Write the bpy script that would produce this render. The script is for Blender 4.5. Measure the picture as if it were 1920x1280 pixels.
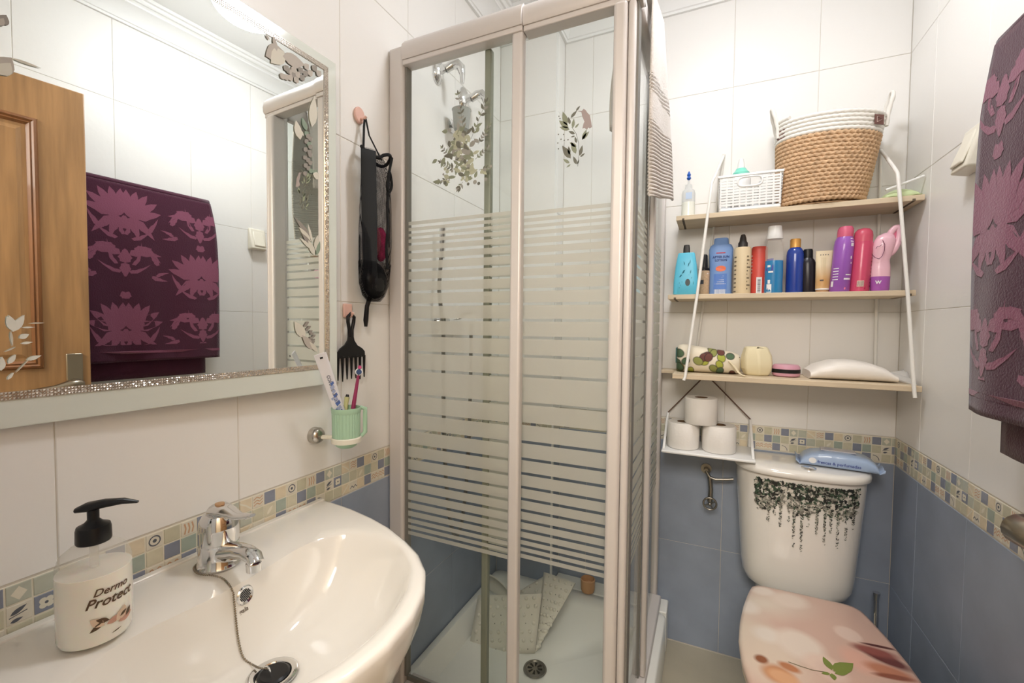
import bpy, math, random
from math import sin, cos, pi, radians, sqrt
from mathutils import Vector, Matrix, noise
from mathutils.bvhtree import BVHTree
random.seed(7)
V = Vector
SC = bpy.context.scene
for o in list(bpy.data.objects):
    bpy.data.objects.remove(o)
COL = SC.collection

# ------------------------------------------------------------------ camera
F = 821.2
YAW, PITCH, ROLL = 0.42622, 0.036037, 0.009859
CAM = V((0.815, 0.0, 1.19))
_r0 = V((cos(YAW), sin(YAW), 0))
FW = V((-sin(YAW)*cos(PITCH), cos(YAW)*cos(PITCH), -sin(PITCH)))
_u0 = _r0.cross(FW)
RT = _r0*cos(ROLL) + _u0*sin(ROLL)
UP = -_r0*sin(ROLL) + _u0*cos(ROLL)
cam = bpy.data.cameras.new('camera')
cam.sensor_width = 36.0
cam.lens = F/1920*36.0
cam.clip_start = 0.01
camo = bpy.data.objects.new('camera', cam)
COL.objects.link(camo)
camo.matrix_world = Matrix(((RT.x, UP.x, -FW.x, CAM.x), (RT.y, UP.y, -FW.y, CAM.y), (RT.z, UP.z, -FW.z, CAM.z), (0, 0, 0, 1)))
SC.camera = camo

# ------------------------------------------------------------------ world, lights, exposure
world = bpy.data.worlds.new('world'); SC.world = world; world.use_nodes = True
world.node_tree.nodes['Background'].inputs[0].default_value = (0.9, 0.92, 1.0, 1)
world.node_tree.nodes['Background'].inputs[1].default_value = 0.3
SC.view_settings.view_transform = 'Standard'
SC.view_settings.look = 'None'
SC.view_settings.exposure = 0.0
SC.view_settings.gamma = 1.0
SC.view_settings.use_curve_mapping = False
LAMP_POS = V((0.86, 1.03, 2.345))
LAMP_STRENGTH = 53.0
def area(name, loc, rot, sx, sy, power, color):
    l = bpy.data.lights.new(name, 'AREA'); l.shape = 'RECTANGLE'; l.size = sx; l.size_y = sy
    l.energy = power; l.color = color
    o = bpy.data.objects.new(name, l); COL.objects.link(o); o.location = loc; o.rotation_euler = rot
    return o
# ceiling lamp of the hallway behind the doorway, shining in through the open door
area('hallway_light', (0.85, -0.75, 2.2), (radians(55), 0, 0), 0.9, 0.7, 34, (1.0, 0.93, 0.85))

# ------------------------------------------------------------------ pixel-to-point helper (photo frame 1920x1280)
def at(px, py, ax, val):
    d = RT*((px-960)/F) - UP*((py-640)/F) + FW
    t = (val-CAM[ax])/d[ax]
    return CAM + d*t

# ------------------------------------------------------------------ materials
def lin(c):
    return tuple(((x/255)/12.92 if x/255 <= 0.04045 else ((x/255+0.055)/1.055)**2.4) for x in c)
MATS = {}
def mat(name, col, rough=0.5, metal=0.0, coat=0.0, spec=0.5, var=0.0, vscale=8.0, bump=0.0, bscale=60.0, alpha=1.0,
        trans=0.0, ior=1.45, sheen=0.0, sss=0.0, emit=None, estr=0.0, aniso=None, rvar=0.0):
    if name in MATS: return MATS[name]
    m = bpy.data.materials.new(name); m.use_nodes = True
    nt = m.node_tree; n = nt.nodes; L = nt.links
    b = n['Principled BSDF']
    c = lin(col)
    b.inputs['Base Color'].default_value = (*c, 1)
    b.inputs['Roughness'].default_value = rough
    b.inputs['Metallic'].default_value = metal
    b.inputs['Specular IOR Level'].default_value = spec
    b.inputs['Coat Weight'].default_value = coat
    b.inputs['Coat Roughness'].default_value = 0.05
    b.inputs['Transmission Weight'].default_value = trans
    b.inputs['IOR'].default_value = ior
    b.inputs['Alpha'].default_value = alpha
    b.inputs['Sheen Weight'].default_value = sheen
    if sss:
        b.inputs['Subsurface Weight'].default_value = sss
        b.inputs['Subsurface Scale'].default_value = 0.01
    if emit:
        b.inputs['Emission Color'].default_value = (*lin(emit), 1)
        b.inputs['Emission Strength'].default_value = estr
    tc = None
    if var or bump or rvar:
        tc = n.new('ShaderNodeTexCoord')
        mp = n.new('ShaderNodeMapping'); L.new(tc.outputs['Object'], mp.inputs['Vector'])
        if aniso: mp.inputs['Scale'].default_value = aniso
    if var:
        nz = n.new('ShaderNodeTexNoise'); nz.inputs['Scale'].default_value = vscale; nz.inputs['Detail'].default_value = 6
        L.new(mp.outputs['Vector'], nz.inputs['Vector'])
        cr = n.new('ShaderNodeValToRGB')
        cr.color_ramp.elements[0].position = 0.3; cr.color_ramp.elements[1].position = 0.7
        cr.color_ramp.elements[0].color = (*[x*(1-var) for x in c], 1)
        cr.color_ramp.elements[1].color = (*[min(1, x*(1+var)) for x in c], 1)
        L.new(nz.outputs['Fac'], cr.inputs['Fac']); L.new(cr.outputs['Color'], b.inputs['Base Color'])
    if bump:
        nb = n.new('ShaderNodeTexNoise'); nb.inputs['Scale'].default_value = bscale; nb.inputs['Detail'].default_value = 3
        L.new(mp.outputs['Vector'], nb.inputs['Vector'])
        bp = n.new('ShaderNodeBump'); bp.inputs['Strength'].default_value = bump; bp.inputs['Distance'].default_value = 0.002
        L.new(nb.outputs['Fac'], bp.inputs['Height']); L.new(bp.outputs['Normal'], b.inputs['Normal'])
        if coat: L.new(bp.outputs['Normal'], b.inputs['Coat Normal'])
    MATS[name] = m
    return m

def add_layers(m, layers, axes=(0, 1)):
    """print on a real surface: soft or hard ellipses in object coordinates; (cx, cy, rx, ry, angle, softness, colour)"""
    nt = m.node_tree; n = nt.nodes; L = nt.links
    b = n['Principled BSDF']
    src = b.inputs['Base Color'].links[0].from_socket if b.inputs['Base Color'].is_linked else None
    tc = n.new('ShaderNodeTexCoord'); sp = n.new('ShaderNodeSeparateXYZ'); L.new(tc.outputs['Object'], sp.inputs[0])
    nz = n.new('ShaderNodeTexNoise'); nz.inputs['Scale'].default_value = 14; L.new(tc.outputs['Object'], nz.inputs['Vector'])
    def mth(op, a, bb=None):
        x = n.new('ShaderNodeMath'); x.operation = op
        for i, q in enumerate((a, bb)):
            if q is None: continue
            if isinstance(q, (int, float)): x.inputs[i].default_value = q
            else: L.new(q, x.inputs[i])
        return x.outputs[0]
    U, W = sp.outputs[axes[0]], sp.outputs[axes[1]]
    cur = src
    for (cx, cy, rx, ry, ang, soft, colr) in layers:
        du = mth('SUBTRACT', U, cx); dw = mth('SUBTRACT', W, cy)
        ca, sa = cos(ang), sin(ang)
        a = mth('DIVIDE', mth('ADD', mth('MULTIPLY', du, ca), mth('MULTIPLY', dw, sa)), rx)
        c = mth('DIVIDE', mth('SUBTRACT', mth('MULTIPLY', dw, ca), mth('MULTIPLY', du, sa)), ry)
        d = mth('SQRT', mth('ADD', mth('MULTIPLY', a, a), mth('MULTIPLY', c, c)))
        d = mth('ADD', d, mth('MULTIPLY', mth('SUBTRACT', nz.outputs['Fac'], 0.5), 0.25))
        mr = n.new('ShaderNodeMapRange'); L.new(d, mr.inputs['Value'])
        mr.inputs['From Min'].default_value = 1+soft; mr.inputs['From Max'].default_value = 1-soft
        mx = n.new('ShaderNodeMix'); mx.data_type = 'RGBA'
        L.new(mr.outputs['Result'], mx.inputs['Factor'])
        if cur: L.new(cur, mx.inputs['A'])
        else: mx.inputs['A'].default_value = b.inputs['Base Color'].default_value
        mx.inputs['B'].default_value = (*lin(colr), 1)
        cur = mx.outputs['Result']
    L.new(cur, b.inputs['Base Color'])

def thin_glass(name, tint=(0.975, 0.99, 0.98), refl=1.0):
    m = bpy.data.materials.new(name); m.use_nodes = True; nt = m.node_tree; n = nt.nodes; L = nt.links
    n.remove(n['Principled BSDF'])
    t = n.new('ShaderNodeBsdfTransparent'); t.inputs[0].default_value = (*tint, 1)
    g = n.new('ShaderNodeBsdfGlossy'); g.inputs['Roughness'].default_value = 0.02
    lw = n.new('ShaderNodeLayerWeight'); lw.inputs['Blend'].default_value = 0.5
    pw = n.new('ShaderNodeMath'); pw.operation = 'POWER'; pw.inputs[1].default_value = 4.0; L.new(lw.outputs['Facing'], pw.inputs[0])
    mu = n.new('ShaderNodeMath'); mu.operation = 'MULTIPLY_ADD'; mu.inputs[1].default_value = 0.5*refl; mu.inputs[2].default_value = 0.02; L.new(pw.outputs[0], mu.inputs[0])
    mx = n.new('ShaderNodeMixShader'); L.new(mu.outputs[0], mx.inputs[0]); L.new(t.outputs[0], mx.inputs[1]); L.new(g.outputs[0], mx.inputs[2])
    L.new(mx.outputs[0], n['Material Output'].inputs['Surface'])
    MATS[name] = m; return m
def veil(name, col, see=0.2, transl=0.45):
    """frosted print or clear film: diffuse + translucent + partly see-through"""
    m = bpy.data.materials.new(name); m.use_nodes = True; nt = m.node_tree; n = nt.nodes; L = nt.links
    n.remove(n['Principled BSDF']); c = (*lin(col), 1)
    d = n.new('ShaderNodeBsdfDiffuse'); d.inputs[0].default_value = c
    tl = n.new('ShaderNodeBsdfTranslucent'); tl.inputs[0].default_value = c
    tp = n.new('ShaderNodeBsdfTransparent')
    a = n.new('ShaderNodeMixShader'); a.inputs[0].default_value = transl
    L.new(d.outputs[0], a.inputs[1]); L.new(tl.outputs[0], a.inputs[2])
    b = n.new('ShaderNodeMixShader'); b.inputs[0].default_value = see
    L.new(a.outputs[0], b.inputs[1]); L.new(tp.outputs[0], b.inputs[2])
    L.new(b.outputs[0], n['Material Output'].inputs['Surface'])
    MATS[name] = m; return m

M_tile = mat('white_tile', (242, 240, 236), rough=0.32, spec=0.35, bump=0.3, bscale=34)
M_blue = mat('blue_tile', (150, 161, 178), rough=0.35, var=0.08, vscale=9, bump=0.1, bscale=50)
M_grout = mat('grout', (218, 212, 200), rough=0.9)
M_lightgrout = mat('light_grout', (232, 226, 208), rough=0.8)
M_floor = mat('floor_tile', (176, 168, 148), rough=0.4, var=0.08, vscale=7)
M_paint = mat('white_paint', (244, 244, 242), rough=0.6)
M_cer = mat('white_ceramic', (242, 238, 230), rough=0.08, coat=0.5, spec=0.5)
M_acr = mat('white_acrylic', (238, 238, 232), rough=0.2, coat=0.2)
M_chrome = mat('chrome', (225, 225, 225), rough=0.07, metal=1.0)
M_dchrome = mat('dull_metal', (150, 148, 142), rough=0.3, metal=1.0)
M_alu = mat('satin_aluminium', (218, 212, 208), rough=0.42, metal=0.15, coat=0.1)
M_alud = mat('grey_seal', (128, 126, 120), rough=0.6)  # dull mid grey of the seals between the enclosure frames
M_glass = thin_glass('clear_glass')
M_frost = veil('frosted_print', (230, 228, 218), see=0.18, transl=0.55)
M_blackp = mat('black_plastic', (22, 22, 24), rough=0.35, spec=0.4)
M_whitep = mat('white_plastic', (240, 240, 238), rough=0.35)
M_rod = mat('white_enamel_rod', (238, 236, 230), rough=0.35)
M_wood = mat('pale_pine', (214, 196, 168), rough=0.55, var=0.10, vscale=6, aniso=(1, 12, 12))
M_oak = mat('honey_oak', (168, 128, 86), rough=0.42, var=0.22, vscale=5, aniso=(10, 10, 0.8), coat=0.15)
M_oakd = mat('honey_oak_moulding', (132, 86, 50), rough=0.4, var=0.22, vscale=6, aniso=(10, 10, 0.8), coat=0.2)
M_pink = mat('pink_rubber', (228, 186, 172), rough=0.5)
M_paper = mat('tissue_paper', (240, 236, 230), rough=0.95, bump=0.35, bscale=160)
M_brownc = mat('cardboard', (110, 84, 60), rough=0.9)

# ------------------------------------------------------------------ mesh building
class MB:
    def __init__(s): s.v = []; s.f = []; s.m = []; s.M = None
    def add(s, vs, fs, mi=0):
        k = len(s.v)
        if s.M is not None: vs = [s.M @ V(p) for p in vs]
        s.v += [V(p) for p in vs]
        s.f += [tuple(i+k for i in f) for f in fs]
        s.m += [mi]*len(fs)
        return s
    def box(s, a, b, mi=0):
        x0, y0, z0 = a; x1, y1, z1 = b
        vs = [(x0, y0, z0), (x1, y0, z0), (x1, y1, z0), (x0, y1, z0), (x0, y0, z1), (x1, y0, z1), (x1, y1, z1), (x0, y1, z1)]
        return s.add(vs, [(3, 2, 1, 0), (4, 5, 6, 7), (0, 1, 5, 4), (1, 2, 6, 5), (2, 3, 7, 6), (3, 0, 4, 7)], mi)
    def loft(s, rings, mi=0, cap=(True, True), closed=True):
        n = len(rings[0]); vs = [p for r in rings for p in r]; fs = []
        for k in range(len(rings)-1):
            for i in range(n if closed else n-1):
                j = (i+1) % n
                fs.append((k*n+i, k*n+j, (k+1)*n+j, (k+1)*n+i))
        if cap[0]: fs.append(tuple(reversed(range(n))))
        if cap[1]: fs.append(tuple(range((len(rings)-1)*n, len(rings)*n)))
        return s.add(vs, fs, mi)
    def lathe(s, prof, o=(0, 0, 0), n=24, mi=0, cap=(True, True), sx=1, sy=1):
        rings = [[(o[0]+r*cos(2*pi*i/n)*sx, o[1]+r*sin(2*pi*i/n)*sy, o[2]+z) for i in range(n)] for r, z in prof]
        return s.loft(rings, mi, cap)
    def tube(s, path, r, n=8, mi=0, cap=True, flat=1.0, twist=None):
        path = [V(p) for p in path]; rings = []
        rr = r if isinstance(r, (list, tuple)) else [r]*len(path)
        up = None
        for i, p in enumerate(path):
            t = (path[min(i+1, len(path)-1)]-path[max(i-1, 0)])
            if t.length < 1e-9: t = V((0, 0, 1))
            t.normalize()
            if up is None:
                up = V((0, 0, 1)) if abs(t.z) < 0.9 else V((1, 0, 0))
            a = t.cross(up)
            if a.length < 1e-6: a = t.orthogonal()
            a.normalize(); up = a.cross(t).normalized()
            ring = []
            for k in range(n):
                ph = 2*pi*k/n
                q = rr[i]*(1 if twist is None else 1+twist[1]*cos(2*ph-twist[0]*i))
                ring.append(p + a*cos(ph)*q + up*sin(ph)*q*flat)
            rings.append(ring)
        return s.loft(rings, mi, (cap, cap))
    def sphere(s, o, r, n=16, m=10, mi=0, sc=(1, 1, 1), z0=-1, z1=1):
        rings = []
        for k in range(m+1):
            th = -pi/2*(-z0) + (pi/2*(z1)-(-pi/2*(-z0)))*k/m
            rr = max(cos(th), 1e-4)
            rings.append([(o[0]+r*rr*cos(2*pi*i/n)*sc[0], o[1]+r*rr*sin(2*pi*i/n)*sc[1], o[2]+r*sin(th)*sc[2]) for i in range(n)])
        return s.loft(rings, mi)
    def grid(s, fn, nu, nv, mi=0, closed_u=False):
        vs = [fn(i/nu, j/nv) for j in range(nv+1) for i in range(nu+1)]
        fs = [(j*(nu+1)+i, j*(nu+1)+i+1, (j+1)*(nu+1)+i+1, (j+1)*(nu+1)+i) for j in range(nv) for i in range(nu)]
        return s.add(vs, fs, mi)
    def prism(s, pts, d, mi=0):
        d = V(d); a = [V(p) for p in pts]
        return s.loft([a, [p+d for p in a]], mi)
    def poly(s, pts, mi=0): return s.add(pts, [tuple(range(len(pts)))], mi)
    def build(s, name, mats, parent=None, smooth=35, bevel=0, sub=0, kind=None, solid=0, recalc=True, segs=2):
        off = V((0, 0, 0)); q = parent
        while q is not None: off += q.location; q = q.parent
        me = bpy.data.meshes.new(name)
        me.from_pydata([tuple(p-off) for p in s.v], [], s.f)
        if not isinstance(mats, (list, tuple)): mats = [mats]
        for m in mats: me.materials.append(m)
        if len(mats) > 1: me.polygons.foreach_set('material_index', s.m)
        if recalc:
            import bmesh
            bm = bmesh.new(); bm.from_mesh(me); bmesh.ops.recalc_face_normals(bm, faces=bm.faces); bm.to_mesh(me); bm.free()
        if smooth:
            me.shade_smooth(); me.set_sharp_from_angle(angle=radians(smooth))
        o = bpy.data.objects.new(name, me); COL.objects.link(o)
        if parent is not None: o.parent = parent
        if bevel:
            b = o.modifiers.new('bevel', 'BEVEL'); b.width = bevel; b.segments = segs; b.limit_method = 'ANGLE'; b.angle_limit = radians(40)
        if solid:
            b = o.modifiers.new('solid', 'SOLIDIFY'); b.thickness = solid; b.offset = 0
        if sub:
            b = o.modifiers.new('sub', 'SUBSURF'); b.levels = sub; b.render_levels = sub
        if kind: o['kind'] = kind
        return o

def thing(name, label, cat, loc, group=None):
    o = bpy.data.objects.new(name, None); o.empty_display_size = 0.02
    COL.objects.link(o); o.location = V(loc); o['label'] = label; o['category'] = cat
    if group: o['group'] = group
    return o
def tag(o, label, cat, group=None):
    o['label'] = label; o['category'] = cat
    if group: o['group'] = group
    return o
def struct(o):
    o['kind'] = 'structure'; return o
def lab(o, label): o['label'] = label; return o

def text_into(mb, body, size, fn, mi=0, shear=0.0, bold=0.0, align='CENTER', spacing=1.0):
    """lettering; fn maps flat (x, y) text coordinates to a 3-D point"""
    cu = bpy.data.curves.new('lettering', 'FONT'); cu.body = body; cu.size = size; cu.align_x = align
    cu.shear = shear; cu.offset = bold; cu.resolution_u = 3; cu.space_character = spacing; cu.fill_mode = 'FRONT'
    ob = bpy.data.objects.new('lettering', cu); COL.objects.link(ob)
    dg = bpy.context.evaluated_depsgraph_get(); me = ob.evaluated_get(dg).to_mesh()
    vs = [fn(v.co.x, v.co.y) for v in me.vertices]; fs = [tuple(p.vertices) for p in me.polygons]
    ob.evaluated_get(dg).to_mesh_clear()
    bpy.data.objects.remove(ob); bpy.data.curves.remove(cu)
    mb.add(vs, fs, mi)

def leaf(mb, p, d, length, width, U, W, off, mi=0, n=5, bend=0.0):
    """flat leaf print: p=(u,w) base, d angle, on plane axes U,W; off = origin point"""
    pts = []
    ca, sa = cos(d), sin(d)
    def P(a, b):
        b += bend*a*a/length
        return off + U*(p[0]+a*ca-b*sa) + W*(p[1]+a*sa+b*ca)
    for i in range(n+1):
        t = i/n; pts.append(P(length*t, width*0.5*sin(pi*t**0.8)))
    for i in range(n-1, 0, -1):
        t = i/n; pts.append(P(length*t, -width*0.5*sin(pi*t**0.8)))
    mb.poly(pts, mi)
def disc(mb, p, r, U, W, off, mi=0, n=10, ry=None):
    ry = ry or r
    mb.poly([off+U*(p[0]+r*cos(2*pi*i/n))+W*(p[1]+ry*sin(2*pi*i/n)) for i in range(n)], mi)

# ================================================================== ROOM
XR, YB, YF, ZC = 1.35, 1.74, 0.045, 2.425
CX, CY = 0.25, 1.655          # boxed-in column in the shower corner
fl = struct(MB().box((-0.1, -1.3, -0.1), (XR+0.1, YB+0.1, -0.004)).build('floor', M_grout, smooth=0))
wl = struct(MB().box((-0.1, YF-0.1, -0.004), (-0.0015, YB+0.1, ZC)).build('wall_left', M_grout, smooth=0))
wb = struct(MB().box((-0.0015, YB+0.0015, -0.004), (XR+0.0015, YB+0.1, ZC)).build('wall_back', M_grout, smooth=0))
wr = struct(MB().box((XR+0.0015, YF-0.1, -0.004), (XR+0.1, YB+0.1, ZC)).build('wall_right', M_grout, smooth=0))
wc = struct(MB().box((-0.0015, CY+0.0015, -0.004), (CX-0.0015, YB+0.0015, ZC)).build('wall_column', M_grout, smooth=0))
struct(MB().box((-0.1, -1.3, ZC), (XR+0.1, YB+0.1, ZC+0.1)).build('ceiling', M_paint, smooth=0))
# front wall with the doorway the photographer stands in, and the hallway behind it
D0, D1, DZ = 0.43, 1.30, 2.06
b = MB(); b.box((-0.0015, YF-0.1, -0.004), (D0, YF, ZC)); b.box((D1, YF-0.1, -0.004), (XR+0.0015, YF, ZC)); b.box((D0, YF-0.1, DZ), (D1, YF, ZC))
struct(b.build('wall_front', M_paint, smooth=0))
b = MB(); b.box((-0.1, -1.3, -0.004), (0.0, YF-0.1, ZC)); b.box((XR, -1.3, -0.004), (XR+0.1, YF-0.1, ZC)); b.box((-0.1, -1.4, -0.004), (XR+0.1, -1.3, ZC))
struct(b.build('wall_hallway', mat('hall_paint', (226, 212, 188), rough=0.7), smooth=0))
# door frame
b = MB(); b.box((D0, YF-0.11, 0), (D0+0.03, YF+0.012, DZ)); b.box((D1-0.03, YF-0.11, 0), (D1, YF+0.012, DZ)); b.box((D0, YF-0.11, DZ-0.03), (D1, YF+0.012, DZ))
struct(b.build('trim_1', M_oak, bevel=0.003))

_tile = {}
def tile_mesh(w, h, m, key):
    k = (round(w, 4), round(h, 4), key)
    if k in _tile: return _tile[k]
    g, c, d = 0.0007, 0.0010, 0.006
    b = MB()
    r = lambda i, z: [(i, i, z), (w-i, i, z), (w-i, h-i, z), (i, h-i, z)]
    b.loft([r(g, -d), r(g, -c), r(g+c, 0)])
    o = b.build('tile', m, smooth=0); me = o.data; bpy.data.objects.remove(o)
    _tile[k] = me; return me
def place(me, name, parent, org, U, W, N):
    o = bpy.data.objects.new(name, me); COL.objects.link(o); o.parent = parent
    o.matrix_local = Matrix(((U[0], W[0], N[0], org[0]), (U[1], W[1], N[1], org[1]), (U[2], W[2], N[2], org[2]), (0, 0, 0, 1)))
    return o
X, Y, Z = V((1, 0, 0)), V((0, 1, 0)), V((0, 0, 1))

# printed border tiles: small squares, some with a motif
CC = dict(sand=(214, 208, 184), peach=(226, 212, 184), olive=(204, 200, 176), teal=(168, 180, 168), blue=(138, 144, 160), sage=(192, 195, 180), cream=(226, 220, 204))
def cellmat(n): return mat('mosaic_'+n, CC[n], rough=0.3, var=0.06, vscale=60, coat=0.2)
M_line = mat('mosaic_print', (232, 226, 208), rough=0.4); M_dk = mat('mosaic_dark_print', (92, 96, 104), rough=0.4); M_rs = mat('mosaic_rose_print', (206, 166, 132), rough=0.4)
ROWS = [[('peach', 'chev'), ('cream', 'wave'), ('blue', 0), ('peach', 0), ('cream', 'target'), ('olive', 0), ('cream', 'stripe'), ('blue', 0), ('sage', 'diamond'), ('sage', 0)],
        [('sage', 0), ('olive', 0), ('sand', 'leaf'), ('teal', 0), ('sand', 0), ('blue', 0), ('teal', 0), ('olive', 0), ('cream', 'leaves'), ('blue', 'flower')],
        [('peach', 'diag'), ('cream', 'zig'), ('peach', 0), ('blue', 0), ('cream', 'zigr'), ('cream', 'zigr'), ('blue', 0), ('cream', 'arc'), ('olive', 0), ('olive', 0)]]
CW, CH = 0.02545, 0.0262
def cell_mesh(c, mo, w):
    k = (c, mo, round(w, 4))
    if k in _tile: return _tile[k]
    b = MB(); g = 0.0011; h = CH; z0 = 0.0004; e = 0.0008
    r = lambda i, z: [(i, i, z), (w-i, i, z), (w-i, h-i, z), (i, h-i, z)]
    b.loft([r(g, -0.006), r(g, 0), r(g+0.0006, z0)])
    u, v, o = X, Y, V((0, 0, z0+0.0002)); q = w/2; p = h/2
    def ring(ra, rb, m):
        n = 16
        b.add([o+X*(q+rr*cos(2*pi*i/n))+Y*(p+rr*sin(2*pi*i/n)) for rr in (ra, rb) for i in range(n)], [(i, (i+1) % n, n+(i+1) % n, n+i) for i in range(n)], m)
    def stroke(pts, t, m):
        for A, B in zip(pts, pts[1:]):
            A = V((*A, 0)); B = V((*B, 0)); d = (B-A).normalized(); nn = V((-d.y, d.x, 0))*t/2
            b.poly([o+A+nn, o+B+nn, o+B-nn, o+A-nn], m)
    if mo == 'target': ring(0.0088, 0.0068, 2); disc(b, (q, p), 0.003, u, v, o, 2)
    if mo == 'wave' or mo == 'stripe':
        for i in range(3):
            if mo == 'stripe': stroke([(0.006+i*0.006, 0.004), (0.008+i*0.006, 0.013), (0.006+i*0.006, 0.022)], 0.0025, 3)
            else: stroke([(0.003, 0.006+i*0.006), (0.010, 0.010+i*0.006), (0.016, 0.006+i*0.006), (0.022, 0.010+i*0.006)], 0.002, 3)
    if mo == 'diamond': b.poly([o+V((q, 0.004, 0)), o+V((w-0.005, p, 0)), o+V((q, h-0.004, 0)), o+V((0.005, p, 0))], 1)
    if mo == 'leaf': leaf(b, (0.006, 0.005), 0.9, 0.02, 0.007, u, v, o, 1)
    if mo == 'leaves':
        leaf(b, (0.004, 0.013), 0.5, 0.018, 0.006, u, v, o, 2); leaf(b, (0.004, 0.004), 0.2, 0.012, 0.005, u, v, o, 2); stroke([(0.003, 0.010), (0.02, 0.014)], 0.0012, 2)
    if mo == 'flower':
        for i in range(4): disc(b, (q+0.0045*cos(pi/4+i*pi/2), p+0.0045*sin(pi/4+i*pi/2)), 0.0042, u, v, o+Z*0.00002*i, 1)
        disc(b, (q, p), 0.002, u, v, o+Z*0.0002, 2)
    if mo in ('zig', 'zigr'):
        mi = 2 if mo == 'zig' else 3
        for kk in range(1 if mo == 'zig' else 2): stroke([(0.002+i*0.0055, 0.008+kk*0.007+(i % 2)*0.006) for i in range(5)], 0.002, mi)
    if mo == 'arc':
        stroke([(0.004+0.016*cos(a), 0.004+0.016*sin(a)) for a in [i*pi/10 for i in range(6)]], 0.0018, 2)
    if mo == 'chev': stroke([(0.001, h-0.006), (q, p), (w-0.001, 0.003)], 0.003, 1)
    if mo == 'diag': stroke([(0.002, 0.002), (w-0.003, h-0.003)], 0.003, 1)
    o_ = b.build('mosaic_square', [cellmat(c), M_line, M_dk, M_rs], smooth=0, recalc=False); me = o_.data; bpy.data.objects.remove(o_)
    _tile[k] = me; return me

ZR = [(0.0, 0.382, 'b'), (0.382, 0.766, 'b'), (0.851, 1.244, 'w'), (1.244, 1.637, 'w'), (1.637, 2.031, 'w'), (2.031, 2.35, 'w')]
def tile_wall(par, org, U, N, lo, hi, grid0, pitch):
    """tiles on the plane through org, columns at grid0 + k*pitch clipped to [lo, hi] along U"""
    k = math.floor((lo-grid0)/pitch); a = grid0+k*pitch
    while a < hi-0.004:
        s, e = max(a, lo), min(a+pitch, hi)
        if e-s > 0.008:
            for z0, z1, t in ZR:
                place(tile_mesh(e-s, z1-z0, M_blue if t == 'b' else M_tile, t), 'tile', par, V(org)+U*s+Z*z0, U, Z, N)
        # border squares
        place(tile_mesh(min(a+pitch, hi)-max(a, lo), 0.082, M_lightgrout, 'm'), 'mosaic_backing', par, V(org)+U*max(a, lo)+Z*0.7675-N*0.0006, U, Z, N) if min(a+pitch, hi)-max(a, lo) > 0.008 else None
        cw = pitch/10
        for i in range(10):
            cs, ce = a+i*cw, a+(i+1)*cw
            cs2, ce2 = max(cs, lo), min(ce, hi)
            if ce2-cs2 < 0.004: continue
            for r in range(3):
                c, mo = ROWS[2-r][i if N.x >= 0 else i]
                w = ce2-cs2
                place(cell_mesh(c, mo if w > cw*0.95 else 0, cw if w > cw*0.95 else w), 'mosaic_square', par, V(org)+U*cs2+Z*(0.7690+r*(CH+0.0004)), U, Z, N)
        a += pitch
tile_wall(wl, (0, 0, 0), Y, X, YF, CY, 0.794, 0.2555)
tile_wall(wb, (0, YB, 0), X, -Y, CX, XR, 0.866, 0.25)
tile_wall(wr, (XR, 0, 0), -Y, -X, -YB, -YF, -1.312, 0.2575)
tile_wall(wc, (0, CY, 0), X, -Y, 0.0, CX-0.008, 0.0, 0.25)
# right flank of the column and its rounded corner strip
for z0, z1, t in ZR:
    place(tile_mesh(YB-CY-0.008, z1-z0, M_blue if t == 'b' else M_tile, t), 'tile', wc, V((CX, CY+0.008, z0)), Y, Z, X)
MB().tube([(CX-0.006, CY+0.006, 0.13), (CX-0.006, CY+0.006, 2.345)], 0.006, 10).build('corner_strip', M_whitep, wc)
# floor tiles
k = 0
for i in range(5):
    for j in range(9):
        x0, y0 = -0.03+i*0.333, -1.26+j*0.333
        x1, y1 = min(x0+0.333, XR), min(y0+0.333, YB); x0, y0 = max(x0, 0), max(y0, -1.3)
        if x1-x0 > 0.02 and y1-y0 > 0.02:
            place(tile_mesh(x1-x0, y1-y0, M_floor, 'f'), 'tile', fl, V((x0, y0, 0)), X, Y, Z)
# plaster cornice round the room
def offset_poly(pts, d):
    out = []
    n = len(pts)
    for i in range(n):
        p0, p, p1 = V(pts[i-1]), V(pts[i]), V(pts[(i+1) % n])
        e0 = (p-p0).normalized(); e1 = (p1-p).normalized()
        n0 = V((-e0.y, e0.x)); n1 = V((-e1.y, e1.x))
        out.append(p+(n0+n1)/(1+n0.dot(n1))*d)
    return out
plan = [(0, YF), (XR, YF), (XR, YB), (CX, YB), (CX, CY), (0, CY)]
prof = [(0.0, 2.33), (0.010, 2.33), (0.012, 2.338), (0.016, 2.340), (0.022, 2.356), (0.036, 2.374), (0.054, 2.386), (0.060, 2.388), (0.060, 2.395), (0.066, 2.400), (0.074, 2.400), (0.078, 2.404), (0.080, 2.412), (0.088, 2.414), (0.090, 2.426)]
rings = [[(q.x, q.y, z) for q in offset_poly(plan, d)] for d, z in prof]
struct(MB().loft(rings, cap=(False, False)).build('trim_2', M_paint, smooth=25))

# ================================================================== CEILING LAMP
t = thing('ceiling_lamp', 'round white glass ceiling lamp glowing above the mirror side of the room', 'lamp', LAMP_POS)
MB().lathe([(0.055, 0.0), (0.125, 0.0), (0.13, 0.03), (0.12, 0.07)], (LAMP_POS.x, LAMP_POS.y, 2.353), 32).build('lamp_base', M_whitep, t)
M_em = mat('lamp_glass', (255, 252, 246), rough=0.3, emit=(250, 251, 255), estr=LAMP_STRENGTH)
MB().sphere((LAMP_POS.x, LAMP_POS.y, 2.353), 0.12, 32, 10, sc=(1, 1, 0.5), z0=-1, z1=0).build('lamp_shade', M_em, t)

# ================================================================== SHOWER
YS, XS = 0.985, 0.645          # front and side planes of the enclosure
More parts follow.
